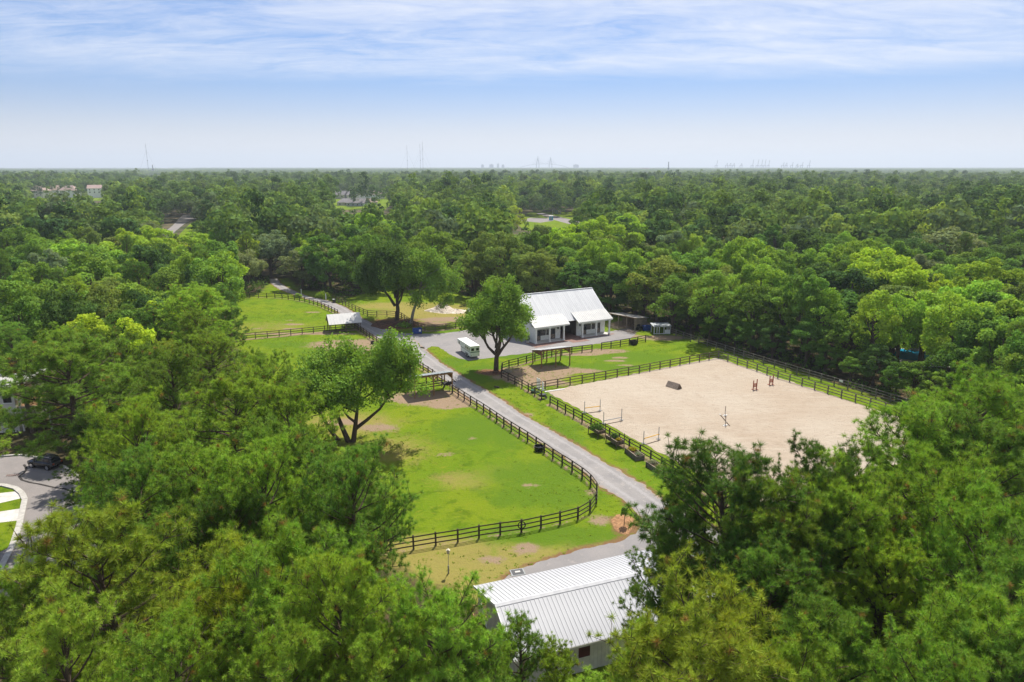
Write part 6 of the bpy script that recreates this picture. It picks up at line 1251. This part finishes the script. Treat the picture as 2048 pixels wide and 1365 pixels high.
for xp, yp, dist, w, lab in ((296, 288, 3000, .9, 'tall thin radio mast by itself in the hazy distance'), (305, 330, 3200, 2.5, 'short stub mast beside the lone tall radio mast'), (815, 291, 3400, .9, 'radio mast standing apart, first of the distant three'), (841, 289, 3400, .9, 'radio mast nearest the pair, middle of the distant three'), (846, 284, 3400, 1.0, 'tallest of the three distant radio masts'), (1337, 324, 3000, 2.6, 'short mast between the bridge and the cranes')):
    p = far_at(xp, dist); z = top_z(yp, dist); t_ = thing('radio_mast', lab, 'mast', p, 0, 'radio masts on the horizon'); m = MB(); m.bar((0,0,0),(0,0,z),w); m.build('lattice', M['farsteel'], t_); m = MB(); m.box(-w*1.3,-w,z*.45,w*1.3,w,z*.45+4); m.build('antenna', M['farsteel'], t_)
    m = MB()
    for s_ in (-1, 1): m = MB(); m.bar((0,0,z*.8),(s_*z*.35,0,0),.25); m.build('guy_wire', M['farsteel'], t_)
D = 8800; br = thing('cable_bridge', 'distant bridge with two tall pointed towers on the horizon', 'bridge', far_at(1088, D)); px_m = D*CT/F
for xp, yt in ((1075.5, 313), (1101, 315)):
    X = (xp-1088)*px_m; zt = top_z(yt, D); wl = 2.6*px_m; m = MB()
    m.bar((X-wl*.9,0,0),(X-wl,0,zt*.35),9); m.bar((X+wl*.9,0,0),(X+wl,0,zt*.35),9); m.bar((X-wl,0,zt*.35),(X-2,0,zt*.80),8); m.bar((X+wl,0,zt*.35),(X+2,0,zt*.80),8); m.bar((X,0,zt*.78),(X,0,zt),8); m.build('tower', M['farsteel'], br, kind='stuff')
    for s_ in (-1, 1):
        for k in range(4): m = MB(); m.bar((X,0,zt*(.95-.05*k)),(X+s_*(20-4*k)*px_m*.55,0,62),1.2); m.build('cable', M['farsteel'], br)
m = MB(); 
for i in range(24):
    f0, f1 = i/24*2-1, (i+1)/24*2-1; zz = lambda f: 22+42*(1-f*f); m.bar((f0*48*px_m,0,zz(f0)),(f1*48*px_m,0,zz(f1)),6,4)
m.build('deck', M['farsteel'], br)
def crane(xp, dist, yt, up, lab):
    t_ = thing('harbour_crane', lab, 'crane', far_at(xp, dist), 0, 'harbour cranes on the horizon'); k = dist*CT/F; zt = top_z(yt, dist); zg = top_z(331.5, dist); w = 2.0*k
    for x in (-w, w): m = MB(); m.bar((x,0,0),(x,0,zg),4.5); m.build('leg', M['farsteel'], t_)
    m = MB(); m.bar((-2.6*k,0,zg),(3.2*k,0,zg),6,5); m.build('girder', M['farsteel'], t_)
    m = MB(); m.bar((w*.6,0,zg),(w*.6+(1.4*k if up else .4*k),0,zt),4.5); m.build('boom', M['farsteel'], t_)
    if not up: m = MB(); m.bar((-w,0,zg),(w*.6,0,zt),2.5); m.build('stay', M['farsteel'], t_)
for i, (xp, yt, up, lab) in enumerate(((1432,320.5,1,'crane standing alone at the barn-side end of the harbour row'),(1453,327,0,'first low crane beside the lone raised one'),(1460,327,0,'second low crane beside the lone raised one'),(1467,327,0,'third low crane beside the lone raised one'),(1482,327,0,'single low crane between the low trio and the raised five'),(1504,319.5,1,'first of the five close raised cranes'),(1514,319.5,1,'second of the five close raised cranes'),(1522,319.5,1,'third of the five close raised cranes'),(1528.5,319.5,1,'fourth of the five close raised cranes'),(1536,321,1,'fifth of the five close raised cranes'),(1565,325,1,'first raised crane of the last mixed bunch'),(1572,326,0,'low crane in the last mixed bunch'),(1583,325,1,'second raised crane of the last mixed bunch'),(1594,328,0,'low crane by the white water tower'),(1603,325,1,'raised crane past the white water tower'),(1617,321,1,'last raised crane at the pine-side end of the row'))): crane(xp, 7600, yt, up, lab)
wt = thing('water_tower', 'slim white water tower in front of the harbour cranes', 'tower', far_at(1596, 5200)); zt = top_z(330.5, 5200); m = MB(); m.tube([(0,0,0),(0,0,zt-6)], 4, 10); m.build('stem', M['white'], wt); m = MB(); m.tube([(0,0,zt-8),(0,0,zt-5),(0,0,zt)], [5,9,6], 12); m.build('tank', M['white'], wt)
for i, (xp, w, h) in enumerate(((965,5,5),(983,8,6),(996,4,8),(1006,5,5),(1152,10,5))):
    t_ = thing('city_block', ['low distant city block, first in the skyline', 'wide distant city block, second in the skyline', 'tallest distant city block in the skyline', 'small distant city block next to the tallest', 'distant block just past the bridge'][i], 'building', far_at(xp, 9300)); k = 9300/F; m = MB(); m.box(-w*k/2,-20,0,w*k/2,20,35+h*k*.55); m.build('wall', M['farsteel'], t_); m = MB(); m.box(-w*k/4,-12,35+h*k*.55,w*k/4,12,35+h*k*.7); m.build('roof', M['farsteel'], t_)
sheet('marsh', [far_at(-300, 4400), far_at(560, 5200), far_at(620, 9500), far_at(-400, 9500)], .1, M['sandheap'])

# ------------------------------------------------------------------ tufts and weeds in the grass
def tufts():
    rng = np.random.default_rng(77); n = 30000; X, Y = rng.uniform(-70, 66, n), rng.uniform(40, 205, n)
    ok = in_poly(X, Y, OPEN) & ~in_poly(X, Y, ARENA_P) & ~in_poly(X, Y, YARD) & ~in_poly(X, Y, DRIVE_L+DRIVE_R[::-1]) & ~in_poly(X, Y, APRON); g = np.sin(X*.21+1.3*np.sin(Y*.13))+np.sin(Y*.27+X*.11)+rng.normal(size=n)*.9; ok &= g > .35; X, Y = X[ok], Y[ok]; n = len(X)
    k = 5; i = np.repeat(np.arange(n), k); r = (.10+.16*rng.random(n)**2)[i]; p = np.stack([X[i]+rng.normal(size=n*k)*r, Y[i]+rng.normal(size=n*k)*r, .015+.03*rng.random(n*k)], 1)
    v, f = leaf_quads(p, unit(rng.normal(size=(n*k, 3))*.35+np.array([0, 0, .9])), .13, rng); o = obj('grass_tufts', np_mesh('grass_tufts', v, f, M['leaf'], .42+.3*(rng.random(n)-.5)[i]+.1*rng.normal(size=n*k))); o['kind'] = 'stuff'; o.color = (.20, .30, .02, 1)
tufts()

def undergrowth():
    rng = np.random.default_rng(78); n = 14000; X, Y = rng.uniform(-95, 95, n), rng.uniform(60, 262, n)
    d = seg_dist(X, Y, OPEN+[OPEN[0]]); ok = ~in_poly(X, Y, OPEN) & (rng.random(n) < np.exp(-d/9)+.08) & ~in_poly(X, Y, [P(0, 880), P(140, 880), P(230, 1000), P(60, 1130), P(0, 1130), P(-90, 1000)]) & ~in_poly(X, Y, [P(535, 600), P(600, 600), P(600, 540), P(535, 540)]); ok &= ~in_poly(X, Y, [P(1320, 660), P(1440, 690), P(1900, 840), P(1900, 870), P(1440, 705)]) & ~in_poly(X, Y, [P(1660, 740), P(1690, 690), P(1990, 735), P(1990, 800), P(1880, 790)])
    X, Y = X[ok], Y[ok]; n = len(X); k = 26; i = np.repeat(np.arange(n), k); h = (.5+1.5*rng.random(n)**2)[i]; dr = sphere_dirs(n*k, rng); r = (.6+.5*rng.random((n*k, 1)))
    p = np.stack([X[i], Y[i], h*.45], 1)+dr*r*np.stack([h*.75, h*.75, h*.55], 1); v, f = leaf_quads(p, unit(dr+rng.normal(size=(n*k, 3))*.6+np.array([0, 0, .4])), .30, rng)
    o = obj('undergrowth', np_mesh('undergrowth', v, f, M['leaf'], .42+.4*(rng.random(n)-.5)[i]+.12*rng.normal(size=n*k))); o['kind'] = 'stuff'; o.color = (.125, .225, .04, 1); print('UNDER', n)
undergrowth()
